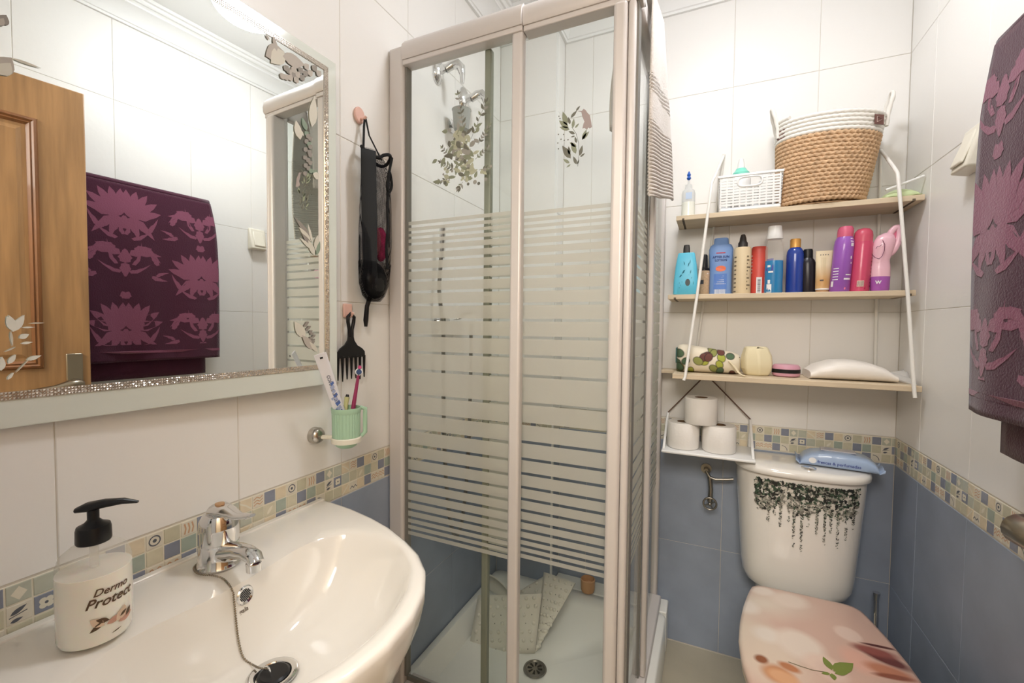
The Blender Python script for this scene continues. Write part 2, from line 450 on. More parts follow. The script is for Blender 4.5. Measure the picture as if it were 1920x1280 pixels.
# tray
b = MB()
def rect(x0, y0, x1, y1, z, r, n=5):
    pts = []
    for cx, cy, a0 in ((x1-r, y0+r, -pi/2), (x1-r, y1-r, 0), (x0+r, y1-r, pi/2), (x0+r, y0+r, pi)):
        for i in range(n+1):
            a = a0+pi/2*i/n; pts.append((cx+r*cos(a), cy+r*sin(a), z))
    return pts
tx0, ty0, tx1, ty1 = 0.002, 0.93, 0.692, CY-0.002
b.loft([rect(tx0, ty0, tx1, ty1, 0.002, 0.03), rect(tx0, ty0, tx1, ty1, 0.145, 0.03), rect(tx0+0.006, ty0+0.006, tx1-0.006, ty1-0.006, 0.152, 0.03),
        rect(0.028, 1.03, 0.60, 1.585, 0.152, 0.05), rect(0.036, 1.04, 0.592, 1.575, 0.140, 0.05), rect(0.065, 1.07, 0.565, 1.54, 0.092, 0.06),
        rect(0.30, 1.25, 0.34, 1.31, 0.082, 0.015)])
t = thing('shower_tray', 'white acrylic shower tray with raised rim and sloping floor', 'shower tray', (0.35, 1.3, 0))
b.build('tray_basin', M_acr, t, smooth=50)
MB().box((CX+0.001, CY-0.001, 0.002), (tx1, YB-0.002, 0.152)).build('tray_ledge', M_acr, t, bevel=0.004)
dr = V((0.325, 1.283, 0.0))
b = MB(); b.lathe([(0.036, 0.084), (0.038, 0.087), (0.036, 0.091), (0.030, 0.092), (0.028, 0.089), (0.001, 0.089)], (dr.x, dr.y, 0), 32, cap=(True, True))
o = b.build('drain_cover', M_dchrome, t)
b = MB()
for i in range(8):
    a = i*pi/4+0.2; d = V((cos(a), sin(a), 0)); n_ = V((-d.y, d.x, 0))
    c0 = dr+Z*0.0895
    b.prism([c0+d*0.009+n_*0.0015, c0+d*0.024+n_*0.004, c0+d*0.024-n_*0.004, c0+d*0.009-n_*0.0015], (0, 0, 0.0006))
b.build('drain_slots', M_blackp, o, smooth=0)

t = thing('shower_enclosure', 'corner shower enclosure of satin aluminium frames with striped frosted glass', 'shower', (0.33, YS, 0.152))
GZ0, GZ1 = 0.20, 1.895
def rounded(mb, x0, y0, z0, x1, y1, z1): mb.box((x0, y0, z0), (x1, y1, z1))
b = MB(); b.box((0.001, YS-0.022, 0.153), (0.05, YS+0.022, 1.935)); b.build('wall_post', M_alu, t, bevel=0.008, segs=4)
b = MB(); b.box((0.050, YS-0.012, 0.2), (0.056, YS+0.008, 1.89)); b.build('glazing_seal', M_alud, t)
def rail(x0, x1, name, dy=0.0):
    b = MB()
    prof = [(-0.026, 1.893), (-0.030, 1.900), (-0.031, 1.915), (-0.027, 1.933), (-0.016, 1.946), (0.0, 1.950), (0.022, 1.950), (0.028, 1.94), (0.028, 1.893)]
    b.loft([[(x0, YS+y+dy, z) for y, z in prof], [(x1, YS+y+dy, z) for y, z in prof]])
    o = b.build(name, M_alu, t, smooth=50)
    b = MB(); b.box((x0, YS-0.024+dy, 1.880), (x1, YS+0.01+dy, 1.893)); b.build('rail_lip', M_alu, o, bevel=0.002)
    return o
rail(0.0505, 0.396, 'top_rail'); rail(0.397, 0.668, 'top_rail', 0.006)
# stiles of the sliding doors
b = MB(); b.box((0.368, YS-0.020, 0.185), (0.3965, YS+0.004, 1.884)); b.build('door_stile', M_alu, t, bevel=0.006, segs=3)
b = MB(); b.box((0.279, YS+0.012, 0.185), (0.297, YS+0.030, 1.884)); b.build('door_stile', mat('green_grey_profile', (150, 152, 138), rough=0.4, metal=0.3), t, bevel=0.003)
# corner post: two fluted uprights with a dark joint
b = MB(); b.box((0.610, YS-0.030, 0.153), (0.6395, YS+0.02, 1.879)); b.build('corner_post', M_alu, t, bevel=0.008, segs=4)
b = MB(); b.box((0.640, YS-0.024, 0.153), (0.657, YS+0.02, 1.879)); b.build('corner_post', M_alu, t, bevel=0.007, segs=4)
b = MB(); b.box((0.6572, YS-0.012, 0.153), (0.6612, YS+0.02, 1.879)); b.build('corner_seal', M_alud, t)
# side wing
b = MB(); b.box((0.636, YS+0.021, 0.185), (0.656, YS+0.045, 1.95)); b.build('side_stile', M_alu, t, bevel=0.005)
b = MB(); b.box((0.650, 1.27, 0.185), (0.666, 1.305, 1.884)); b.build('side_stile', M_alu, t, bevel=0.004)
b = MB(); b.box((0.641, 1.262, 0.185), (0.6495, 1.272, 1.884)); b.build('side_seal', M_alud, t)
b = MB(); b.box((0.628, 1.702, 0.153), (0.652, YB-0.001, 1.935)); b.build('wall_post', M_alu, t, bevel=0.005)
b = MB(); b.box((0.628, YS+0.046, 1.893), (0.662, 1.701, 1.95)); b.build('top_rail', M_alu, t, bevel=0.01, segs=4)
b = MB(); b.box((0.051, YS-0.026, 0.153), (0.609, YS+0.026, 0.184)); b.build('bottom_rail', M_alu, t, bevel=0.004)
b = MB(); b.box((0.626, YS+0.021, 0.153), (0.668, 1.701, 0.184)); b.build('bottom_rail', M_alu, t, bevel=0.004)
b = MB(); b.box((0.053, YS-0.006, 0.1845), (0.366, YS+0.002, 0.197)); b.build('glazing_seal', M_alud, t)
# glass panes with a printed pattern of frosted stripes
CLR = [1.457, 1.441, 1.426, 1.409, 1.388, 1.365, 1.338, 1.310, 1.279, 1.244, 1.204, 1.161, 1.115, 1.066, 0.997, 0.946, 0.900, 0.857, 0.820, 0.785, 0.755, 0.726, 0.699, 0.675, 0.653, 0.635, 0.618]
edges = [1.470]
for c in CLR: edges += [c+0.0035, c-0.0035]
edges += [0.604]
def pane(name, P0, D, w, thick, mats=None):
    """pane starting at P0 running w along D"""
    N_ = V((D.y, -D.x, 0)); b = MB()
    p = [P0, P0+D*w, P0+D*w-N_*thick, P0-N_*thick]
    b.loft([[q+Z*GZ0-Z*q.z for q in p], [q+Z*GZ1-Z*q.z for q in p]])
    o = b.build(name, M_glass, t, smooth=0)
    b = MB()
    for k in range(0, len(edges)-1, 2):
        z1, z0 = edges[k], edges[k+1]
        q = P0+N_*0.0004
        b.poly([V((q.x, q.y, z0)), V((q.x+D.x*w, q.y+D.y*w, z0)), V((q.x+D.x*w, q.y+D.y*w, z1)), V((q.x, q.y, z1))])
    s = b.build('frosted_stripes', M_frost, o, smooth=0, recalc=False); s['kind'] = 'stuff'
    return o
pane('glass_pane', V((0.052, YS-0.004, 0)), X, 0.317, 0.004)
pane('glass_pane', V((0.297, YS+0.018, 0)), X, 0.313, 0.004)
pane('glass_pane', V((0.648, YS+0.045, 0)), Y, 0.225, 0.004)
pane('glass_pane', V((0.640, 1.272, 0)), Y, 0.43, 0.004)

# leaf stickers
GR = [mat('leaf_print_sage', (142, 148, 126), rough=0.6), mat('leaf_print_dark', (112, 112, 100), rough=0.6), mat('leaf_print_pale', (184, 186, 162), rough=0.6), mat('leaf_print_rose', (168, 154, 152), rough=0.6), mat('leaf_print_grey', (158, 156, 148), rough=0.6)]
def sprig(mb, p, ang, length, nl, ls, U, W, off, rnd, tone=(0, 1), stem=True, curve=0.0):
    q = V((p[0], p[1])); a = ang; st = length/nl
    for i in range(nl):
        q2 = q+V((cos(a), sin(a)))*st
        if stem:
            n_ = V((-sin(a), cos(a)))*0.0005
            mb.poly([off+U*v.x+W*v.y for v in (q+n_, q2+n_, q2-n_, q-n_)], 1)
        for s in (-1, 1):
            if rnd.random() < 0.9:
                l = ls*(0.75+0.5*rnd.random())*(1-0.35*i/nl)
                leaf(mb, (q2.x, q2.y), a+s*(0.6+0.4*rnd.random()), l, l*0.42, U, W, off+(U.cross(W))*0.00004*rnd.random(), rnd.choice(tone))
        q = q2; a += curve
    leaf(mb, (q.x, q.y), a, ls*0.9, ls*0.35, U, W, off, rnd.choice(tone))
OF = V((0, YS-0.0052, 0))
R1 = random.Random(3)
b = MB()
def bq(px, py): p = at(px, py, 1, YS); return (p.x, p.z)
for (px, py, ang, ln, nl, ls) in [(872, 250, 1.75, 0.10, 8, 0.014), (885, 262, 1.1, 0.09, 6, 0.018), (855, 320, 2.6, 0.05, 6, 0.014), (850, 335, 3.2, 0.045, 6, 0.013), (893, 300, 0.6, 0.04, 5, 0.012), (898, 272, 0.9, 0.05, 6, 0.012), (850, 300, 2.3, 0.045, 5, 0.012), (900, 320, 0.1, 0.03, 5, 0.011), (870, 342, 4.0, 0.02, 3, 0.013)]:
    sprig(b, bq(px, py), ang, ln, nl, ls, X, Z, OF-Y*0.0002, R1, (0, 1, 4))
for i in range(95):
    f = R1.random(); px = 868+R1.gauss(0, 13)+12*f*(-1 if i % 2 else 1); py = 245+100*f+R1.uniform(-8, 8)
    leaf(b, bq(px, py), R1.uniform(0.2, 6.0), R1.uniform(0.014, 0.032), R1.uniform(0.008, 0.014), X, Z, OF-Y*(0.0003+0.00002*i), R1.choice((0, 2, 4, 2, 0, 1)))
for i in range(16):
    px, py = R1.uniform(832, 915), R1.uniform(318, 348); disc(b, bq(px, py), R1.uniform(0.003, 0.006), X, Z, OF-Y*(0.0024+0.00002*i), R1.choice((0, 4, 1, 2)))
tag(b.build('wall_sticker', GR, smooth=0, recalc=False), 'large leafy bouquet sticker on the left shower pane', 'sticker')
b = MB()
OF2 = V((0, YS+0.0168, 0))
def P2(px, py): p = at(px, py, 1, YS+0.017); return (p.x, p.z)
for (px, py, dx, dy, tn) in [(1063, 235, -8, -26, 0), (1066, 240, -18, -14, 0), (1068, 243, -19, -5, 0), (1070, 221, 12, -14, 1), (1069, 233, -4, -14, 1), (1074, 240, 2, -18, 0), (1078, 240, 8, -9, 0), (1078, 251, -12, -5, 1), (1078, 255, -8, 2, 1), (1081, 268, -3, -12, 1), (1081, 275, -13, -8, 0), (1080, 288, -9, -22, 0), (1070, 297, -16, -24, 1), (1068, 290, -2, -16, 1), (1087, 292, 5, -20, 1), (1088, 294, 9, -7, 1), (1092, 262, 8, -20, 0), (1091, 262, 14, -16, 0), (1068, 306, -12, -8, 0), (1070, 308, -8, 6, 0), (1081, 308, -6, -15, 1), (1082, 308, 4, -9, 1), (1080, 208, 8, -10, 1)]:
    A = P2(px, py); B_ = P2(px+dx, py+dy); d = V((B_[0]-A[0], B_[1]-A[1]))
    leaf(b, A, math.atan2(d.y, d.x), d.length, d.length*0.36, X, Z, OF2, tn)
st = [P2(*q) for q in [(1083, 312), (1086, 290), (1085, 268), (1080, 250), (1072, 238)]]
for A, B_ in zip(st, st[1:]):
    A = V(A); B_ = V(B_); n_ = (B_-A).normalized(); n_ = V((-n_.y, n_.x))*0.0005
    b.poly([OF2+X*v.x+Z*v.y for v in (A+n_, B_+n_, B_-n_, A-n_)], 1)
for px, py in [(1048, 218), (1050, 222), (1047, 252), (1052, 261), (1058, 263), (1046, 268), (1065, 262), (1047, 279), (1057, 252)]: disc(b, P2(px, py), 0.0016, X, Z, OF2, 1)
bird = [(1082, 208), (1091, 208), (1094, 204), (1098, 206), (1101, 211), (1106, 216), (1108, 226), (1110, 238), (1106, 241), (1103, 239), (1101, 243), (1096, 240), (1092, 241), (1094, 232), (1096, 228), (1092, 219), (1090, 210)]
b.poly([OF2-Y*0.0001+X*P2(*q)[0]+Z*P2(*q)[1] for q in bird], 3)
tag(b.build('wall_sticker', GR, smooth=0, recalc=False), 'small hummingbird and twig sticker on the right shower pane', 'sticker')

# chrome fittings inside the shower
def hook(name, label, y, z):
    t = thing(name, label, 'hook', (0, y, z))
    b = MB(); b.M = Matrix.Translation((0.0005, y, z)) @ Matrix.Rotation(pi/2, 4, 'Y')
    b.lathe([(0.032, 0), (0.032, 0.004), (0.026, 0.012), (0.012, 0.018), (0.009, 0.034)], (0, 0, 0), 24, sx=1.35, sy=0.85); b.build('hook_plate', M_chrome, t)
    b = MB(); b.tube([(0.033, y, z-0.004), (0.05, y+0.01, z+0.012), (0.066, y+0.016, z+0.014), (0.078, y+0.02, z+0.002), (0.081, y+0.022, z-0.02), (0.081, y+0.022, z-0.046)], [0.012, 0.014, 0.016, 0.014, 0.009, 0.006], 12); b.build('hook_arm', M_chrome, t)
    return t
p1 = at(829, 130, 0, 0.02); hook('robe_hook', 'chrome robe hook high on the shower wall, nearest the glass', p1.y, p1.z)
p2 = at(877, 185, 0, 0.02); hook('robe_hook', 'chrome robe hook on the shower wall behind the bouquet sticker', p2.y, p2.z)
p3 = at(858, 228, 0, 0.04)
t = thing('tumbler_holder', 'ribbed glass cup in a chrome wall holder behind the bouquet sticker', 'holder', (0, p3.y, p3.z))
b = MB(); b.M = Matrix.Translation((0.0005, p3.y+0.02, p3.z)) @ Matrix.Rotation(pi/2, 4, 'Y'); b.lathe([(0.022, 0), (0.022, 0.006), (0.009, 0.01), (0.009, 0.035)], (0, 0, 0), 20); b.build('wall_flange', M_chrome, t)
b = MB(); b.lathe([(0.024, -0.03), (0.030, 0.03), (0.032, 0.034), (0.029, 0.034), (0.0275, 0.03), (0.022, -0.026), (0.001, -0.026)], (0.055, p3.y, p3.z), 28); b.build('cup', mat('smoky_glass', (200, 202, 196), rough=0.15, trans=0.4, ior=1.3), t)
# mixer with its hose
pm = at(862, 603, 0, 0.045)
t = thing('shower_mixer', 'chrome shower mixer with a looping hose behind the striped glass', 'tap', (0, pm.y, pm.z))
b = MB(); b.tube([(0.05, pm.y-0.095, pm.z), (0.05, pm.y+0.075, pm.z)], 0.018, 16); b.build('mixer_body', M_chrome, t)
for dy in (-0.07, 0.055):
    b = MB(); b.tube([(0.0005, pm.y+dy, pm.z), (0.008, pm.y+dy, pm.z), (0.009, pm.y+dy, pm.z), (0.05, pm.y+dy, pm.z)], [0.028, 0.026, 0.012, 0.012], 16); b.build('wall_union', M_chrome, t)
b = MB(); b.tube([(0.05, pm.y, pm.z+0.017), (0.06, pm.y, pm.z+0.03), (0.10, pm.y, pm.z+0.035)], [0.012, 0.010, 0.006], 12); b.build('lever', M_chrome, t)
y0 = at(833, 800, 0, 0.05).y; y1 = at(885, 700, 0, 0.05).y; zb = at(860, 1005, 0, 0.05).z
hose = [(0.05, y1-0.01, pm.z-0.016)]
for i in range(21):
    s = i/20; ang = pi*s
    yy = y1+(y0-y1)*(0.5-0.5*cos(ang)); zz = pm.z-0.03-(pm.z-0.03-zb)*sin(ang)**0.8
    hose.append((0.045, yy, zz))
hose.append((0.03, y0-0.003, pm.z+0.1)); hose.append((0.03, y0+0.01, pm.z+0.22))
b = MB(); b.tube(hose, 0.0065, 8); b.build('hose', M_dchrome, t)
b = MB(); b.tube([(0.03, y0+0.01, pm.z+0.2), (0.035, y0+0.01, pm.z+0.3)], 0.011, 10); b.build('handset_grip', M_chrome, t)

# rubber mat folded in the tray
M_mat = mat('white_rubber_mat', (222, 218, 206), rough=0.6)
t = thing('bath_mat', 'white rubber anti-slip mat with suction cups, folded up in the shower tray', 'mat', (0.24, 1.33, 0.09))
def G(px, py, y): return at(px, py, 1, y)
def sheet(name, quad, nu, nv, bump=0.012):
    A, B_, C_, D_ = quad; b = MB(); th = 0.005
    nrm = (B_-A).cross(D_-A).normalized()
    if nrm.y > 0: nrm = -nrm
    def f(u, v):
        p = (A*(1-u)+B_*u)*(1-v)+(D_*(1-u)+C_*u)*v
        return p+nrm*bump*sin(pi*u)*0.6
    n1, n2 = 10, 8
    b.grid(f, n1, n2)
    o = b.build(name, M_mat, t, smooth=60, solid=th, recalc=False)
    b = MB()
    for i in range(nu):
        for j in range(nv):
            u = (i+0.5+(0.25 if j % 2 else -0.1))/nu*0.94+0.02; v = (j+0.5)/nv
            p = f(u, v)+nrm*th*0.5
            if (i*3+j) % 4 == 1:
                b.sphere(p, 0.0018, 6, 3, 1); continue
            b.sphere(p, 0.0068, 10, 5, 0, sc=(1, 0.8, 1))
    s = b.build('suction_cups', [M_mat, M_blackp], o, smooth=60); s['kind'] = 'stuff'
    return o
q1 = [G(878, 1223, 1.285), G(1003, 1224, 1.345), G(1016, 1112, 1.40), G(897, 1115, 1.36)]
sheet('mat_fold', q1, 8, 7)
q2 = [G(1004, 1222, 1.352), G(1008, 1216, 1.362), G(1079, 1093, 1.50), G(1020, 1072, 1.52)]
sheet('mat_fold', q2, 5, 10, 0.006)
q3 = [G(885, 1195, 1.40), G(1000, 1150, 1.43), G(1030, 1075, 1.56), G(968, 1112, 1.50)]
sheet('mat_fold', q3, 5, 4, 0.004)
b = MB(); pc = G(936, 1095, 1.44)
b.grid(lambda u, v: G(912, 1075, 1.46)+(G(955, 1110, 1.43)-G(912, 1075, 1.46))*u+V((0, 0.02*sin(pi*v), 0.0))+Z*(-0.06*v+0.012*sin(pi*u)), 8, 6)
b.build('mat_fold', M_mat, t, smooth=60, solid=0.005, recalc=False)
# orange pot on the ledge
pp = at(1102, 1108, 2, 0.153)
b = MB(); b.lathe([(0.017, 0), (0.024, 0.003), (0.027, 0.012), (0.028, 0.05), (0.025, 0.052), (0.023, 0.03), (0.001, 0.03)], (pp.x, pp.y, 0.1525), 24)
tag(b.build('soap_pot', mat('orange_plastic', (206, 160, 118), rough=0.5)), 'small tan orange pot on the shower tray rim beside the folded mat', 'pot')

# grey towel over the side rail
M_gt = mat('grey_towel', (212, 205, 197), rough=1.0, bump=0.9, bscale=260, sheen=0.3)
t = thing('hand_towel', 'grey ribbed towel slung over the side of the shower enclosure', 'towel', (0.68, 1.1, 1.5))
b = MB()
TL = [(0.0, 1.960, 1.085, 1.19), (0.2, 1.86, 1.075, 1.23), (0.4, 1.77, 1.070, 1.27), (0.6, 1.692, 1.068, 1.31), (0.8, 1.592, 1.070, 1.34), (1.0, 1.497, 1.078, 1.36)]
def tw(u, v):
    k = v*(len(TL)-1); i = min(int(k), len(TL)-2); f = k-i
    z = TL[i][1]*(1-f)+TL[i+1][1]*f; ya = TL[i][2]*(1-f)+TL[i+1][2]*f; yb = TL[i][3]*(1-f)+TL[i+1][3]*f
    y = ya+(yb-ya)*u
    x = 0.674+(0.012+0.026*v)*u**0.7+0.008*sin(u*9+v*2)*v*u
    z += 0.06*u*v*v
    if v > 0.64: x += 0.0017*sin((z-0.05*u)*760)
    if 0.38 < v < 0.48: x += 0.0017*sin((z-0.05*u)*760)
    return V((x, y, z))
b.grid(tw, 16, 300); b.build('towel_front', M_gt, t, smooth=60, solid=0.005, recalc=False)
b = MB()
b.grid(lambda u, v: V((0.645+0.029*cos(pi*v), 1.085+0.105*u, 1.9585+0.012*sin(pi*v))), 8, 8); b.build('towel_fold', M_gt, t, smooth=60, solid=0.004, recalc=False)
b = MB()
b.grid(lambda u, v: V((0.6135-0.035*sin(pi*0.6*v)*(1-u*0.5), 1.085+0.14*u, 1.957-0.29*v+0.03*u)), 8, 16); b.build('towel_back', M_gt, t, smooth=60, solid=0.004, recalc=False)

# ================================================================== MIRROR (hangs slightly turned off the wall)
M_mir = mat('mirror_silver', (244, 248, 246), rough=0.0, metal=1.0)
M_bord = mat('frosted_mint_glass', (222, 228, 220), rough=0.12, coat=1.0, spec=0.6)
M_gem = mat('champagne_glitter', (206, 198, 188), rough=0.18, metal=0.8)
MO = V((0.004, 0.10, 1.055)); t = thing('wall_mirror', 'frameless wall mirror with a mint glass border and a glitter strip', 'mirror', MO)
my0, my1, mz0, mz1 = 0.10, 0.747, 1.055, 1.771
iy0, iy1, iz0, iz1 = 0.134, 0.7145, 1.101, 1.741
def ringbox(a, b_, x0, x1):
    pts = lambda y0, z0, y1, z1, x: [(x, y0, z0), (x, y1, z0), (x, y1, z1), (x, y0, z1)]
    mb = MB(); mb.loft([pts(*a, x0), pts(*a, x1), pts(*b_, x1), pts(*b_, x0)], cap=(False, False)); return mb
ringbox((my0, mz0, my1, mz1), (iy0-0.004, iz0-0.004, iy1+0.004, iz1+0.004), MO.x, MO.x+0.005).build('glass_border', M_bord, t, smooth=0, bevel=0.0015)
MB().box((MO.x+0.0002, iy0-0.0039, iz0-0.0039), (MO.x+0.0046, iy1+0.0039, iz1+0.0039)).build('mirror_glass', M_mir, t, smooth=0)
def gems(name, y0, z0, y1, z1):
    b = MB(); s = 0.0034; xx = MO.x+0.005
    b.box((xx, y0, z0), (xx+0.0012, y1, z1)); ny, nz = max(1, int((y1-y0)/s)), max(1, int((z1-z0)/s))
    sy, sz = (y1-y0)/ny, (z1-z0)/nz; RR = random.Random(5)
    for i in range(ny):
        for j in range(nz):
            a, c = y0+i*sy, z0+j*sz; g = 0.0003
            x0_ = xx+0.0012; h = 0.0012+RR.uniform(-.0003, .0005); q = RR.uniform(-.0006, .0006); w = RR.uniform(-.0006, .0006)
            b.add([(x0_, a+g, c+g), (x0_, a+sy-g, c+g), (x0_, a+sy-g, c+sz-g), (x0_, a+g, c+sz-g), (x0_+h, a+sy/2+q, c+sz/2+w)], [(0, 1, 4), (1, 2, 4), (2, 3, 4), (3, 0, 4)])
    o = b.build(name, M_gem, t, smooth=0, recalc=False); o['kind'] = 'stuff'
gw = 0.0105
gems('glitter_strip', iy0-gw, iz0-gw, iy1+gw, iz0); gems('glitter_strip', iy0-gw, iz1, iy1+gw, iz1+gw)
gems('glitter_strip', iy0-gw, iz0, iy0, iz1); gems('glitter_strip', iy1, iz0, iy1+gw, iz1)
t.rotation_euler.z = -radians(2.5)
MROT = Matrix.Translation(MO) @ Matrix.Rotation(-radians(2.5), 4, 'Z') @ Matrix.Translation(-MO)
# leaf stickers on the mirror
WH = mat('leaf_print_white', (232, 232, 222), rough=0.5); SG = [mat('sticker_taupe', (186, 178, 168), rough=0.6), mat('sticker_grey', (150, 144, 136), rough=0.6), mat('sticker_green', (140, 156, 138), rough=0.6), mat('sticker_pale', (214, 210, 196), rough=0.6), WH]
MN = MROT.to_3x3() @ V((1, 0, 0))
def msp(px, py):
    d = RT*((px-960)/F) - UP*((py-640)/F) + FW; q0 = MROT @ V((MO.x+0.0066, 0.3, 1.3))
    p = MROT.inverted() @ (CAM+d*((q0-CAM).dot(MN)/d.dot(MN))); return (p.y, p.z)
MX = V((MO.x+0.0066, 0, 0))
def mirror_sticker(items, label, cluster=None):
    b = MB(); b.M = MROT
    for (x0, y0, x1, y1, wd, m) in items:
        A, B_ = msp(x0, y0), msp(x1, y1); d = V((B_[0]-A[0], B_[1]-A[1]))
        leaf(b, A, math.atan2(d.y, d.x), d.length, d.length*wd, Y, Z, MX+X*0.00002*len(b.f), m)
    tag(b.build('wall_sticker', SG, smooth=0, recalc=False), label, 'sticker')
R2 = random.Random(9)
it = [(533, 97, 498, 105, 0.7, 0), (533, 97, 508, 118, 0.6, 3), (530, 105, 572, 122, 0.5, 0), (545, 122, 568, 121, 0.4, 0), (519, 96, 512, 66, 0.35, 0), (505, 75, 498, 64, 0.5, 0)]
for px, py in [(537, 128), (542, 133), (548, 137), (530, 143), (537, 145), (545, 146), (552, 141), (559, 140), (556, 150), (567, 146), (573, 138), (582, 137), (598, 138), (575, 125), (564, 132), (551, 131), (590, 128)]:
    a = R2.uniform(0, 6.28); it.append((px-4, py+3, px+4, py-4, 0.75, R2.choice((0, 1, 1, 0))))
mirror_sticker(it, 'taupe blossom and twig sticker at the top corner of the mirror')
it = [(563, 262, 555, 225, 0.5, 3), (575, 245, 567, 220, 0.5, 2), (585, 238, 590, 180, 0.3, 3), (570, 255, 560, 240, 0.4, 3)]
for k in range(16): px, py = 573+(k % 3)*5+R2.uniform(-2, 2), 250+k*5; it.append((px-3, py+3, px+4, py-3, 0.7, R2.choice((1, 2, 1))))
it += [(591, 330, 593, 318, 1.0, 2), (599, 332, 586, 326, 0.9, 3)]
mirror_sticker(it, 'green eucalyptus sprig sticker high on the right of the mirror')
it = [(584, 447, 552, 406, 0.2, 1), (583, 452, 560, 425, 0.3, 3), (585, 462, 566, 437, 0.3, 1), (586, 468, 562, 445, 0.22, 3), (590, 478, 578, 450, 0.4, 3), (592, 470, 596, 440, 0.35, 3), (586, 455, 577, 418, 0.15, 3), (594, 478, 600, 452, 0.3, 2)]
mirror_sticker(it, 'grey leaf sprig sticker halfway down the right of the mirror')
it = [(572, 633, 552, 602, 0.5, 3), (590, 655, 566, 628, 0.4, 0)]
for k in range(10): px, py = 574+k*1.7+R2.uniform(-4, 4), 606+k*4; it.append((px-3, py+2, px+4, py-3, 0.6, R2.choice((1, 2, 1))))
it += [(596, 660, 580, 640, 0.3, 3)]
mirror_sticker(it, 'small leaf sprig sticker low on the right of the mirror')
it = [(24, 620, 13, 592, 0.35, 4), (24, 622, 46, 590, 0.35, 4), (30, 612, 16, 590, 0.3, 4), (36, 634, 55, 626, 0.6, 4), (42, 614, 66, 613, 0.2, 4), (40, 644, 62, 641, 0.3, 4), (2, 695, 4, 668, 0.4, 4), (16, 682, 30, 664, 0.4, 4), (50, 675, 78, 666, 0.35, 4), (14, 712, 26, 698, 0.3, 4), (55, 606, 84, 605, 0.12, 3), (30, 650, 8, 660, 0.15, 3), (28, 700, 60, 668, 0.05, 3), (20, 620, 24, 650, 0.12, 3)]
mirror_sticker(it, 'white leaf sticker at the lower left of the mirror, over the reflected door')
mirror_sticker([(2, 45, 12, 28, 0.7, 1), (-2, 48, 7, 34, 0.5, 0)], 'tiny taupe bud sticker at the top left corner of the mirror')
it = [(-6, 135, 22, 108, 0.7, 0), (0, 140, 20, 118, 0.6, 3), (20, 108, 78, 128, 0.12, 3)]
mirror_sticker(it, 'pale blossom sticker at the upper left edge of the mirror')

# ================================================================== WASHBASIN
BC = V((0.27, 0.43, 0)); ZS = 0.785
half_out = [(0.0015, 0.730), (0.05, 0.728), (0.106, 0.721), (0.18, 0.705), (0.24, 0.686), (0.295, 0.661), (0.35, 0.630), (0.395, 0.590), (0.425, 0.545), (0.445, 0.49), (0.452, 0.43)]
outl = half_out + [(x, 0.86-y) for x, y in reversed(half_out[:-1])]
half_in = [(0.148, 0.43), (0.143, 0.50), (0.137, 0.54), (0.138, 0.585), (0.150, 0.625), (0.178, 0.650), (0.235, 0.657), (0.300, 0.638), (0.358, 0.595), (0.395, 0.54), (0.413, 0.485), (0.418, 0.43)]
inl = half_in + [(x, 0.86-y) for x, y in reversed(half_in[1:-1])]
def polar(poly, c, n, closed=True):
    out = []
    for i in range(n):
        a = 2*pi*i/n+0.0001; d = V((cos(a), sin(a))); best = 0
        for A, B_ in zip(poly, poly[1:]+poly[:1]):
            A = V(A)-c; B2 = V(B_)-c; e = B2-A; den = d.x*e.y-d.y*e.x
            if abs(den) < 1e-12: continue
            t_ = (A.x*e.y-A.y*e.x)/den; u_ = (A.x*d.y-A.y*d.x)/den
            if t_ > 0 and -1e-6 <= u_ <= 1+1e-6: best = max(best, t_)
        out.append(best)
    sm = out[:]
    return out
NB = 96; c2 = V((BC.x, BC.y))
ro = polar(outl, c2, NB); ri = polar(inl, c2, NB)
for _ in range(2): ri = [(ri[i-1]+2*ri[i]+ri[(i+1) % NB])/4 for i in range(NB)]
def ring_(rad, z, sc=1.0, cx=0, cy=0, d=0.0):
    pts = []
    for i in range(NB):
        a = 2*pi*i/NB+0.0001; r = rad[i]*sc+d
        pts.append((max(0.0015, BC.x+cx+r*cos(a)), BC.y+cy+r*sin(a), z))
    return pts
DR = V((0.222, 0.440)); ZD = 0.655
def bowl(s, z):
    pts = []
    for i in range(NB):
        a = 2*pi*i/NB+0.0001
        px, py = BC.x+ri[i]*cos(a), BC.y+ri[i]*sin(a)
        qx, qy = DR.x+0.031*cos(a), DR.y+0.031*sin(a)
        pts.append((px+(qx-px)*s, py+(qy-py)*s, z))
    return pts
rings = [ring_(ro, 0.50, 0.42, -0.08), ring_(ro, 0.56, 0.55, -0.06), ring_(ro, 0.62, 0.74, -0.03), ring_(ro, 0.68, 0.88, -0.01), ring_(ro, 0.735, 0.965), ring_(ro, 0.762, 0.995), ring_(ro, 0.774, 1.0), ring_(ro, ZS-0.003, 1.0, d=-0.001), ring_(ro, ZS, 1.0, d=-0.006),
         ring_(ro, ZS+0.0005, 1.0, d=-0.012)]
rim = []
rings += [[((1-k)*A[0]+k*B_[0], (1-k)*A[1]+k*B_[1], ZS+0.0005-0.0035*k) for A, B_ in zip(rings[-1], bowl(0, ZS))] for k in (0.4, 0.8)]
for s, dz in [(0.0, 0.006), (0.02, 0.011), (0.05, 0.020), (0.10, 0.037), (0.16, 0.056), (0.24, 0.076), (0.34, 0.094), (0.46, 0.109), (0.60, 0.119), (0.75, 0.125), (0.9, 0.128), (1.0, 0.130)]:
    rings.append(bowl(s, ZS-dz))
rings.append([(DR.x+0.022*cos(2*pi*i/NB), DR.y+0.022*sin(2*pi*i/NB), ZD-0.02) for i in range(NB)])
t = thing('washbasin', 'cream white ceramic wall basin with rounded front and shallow bowl', 'sink', (0.2, 0.43, 0.5))
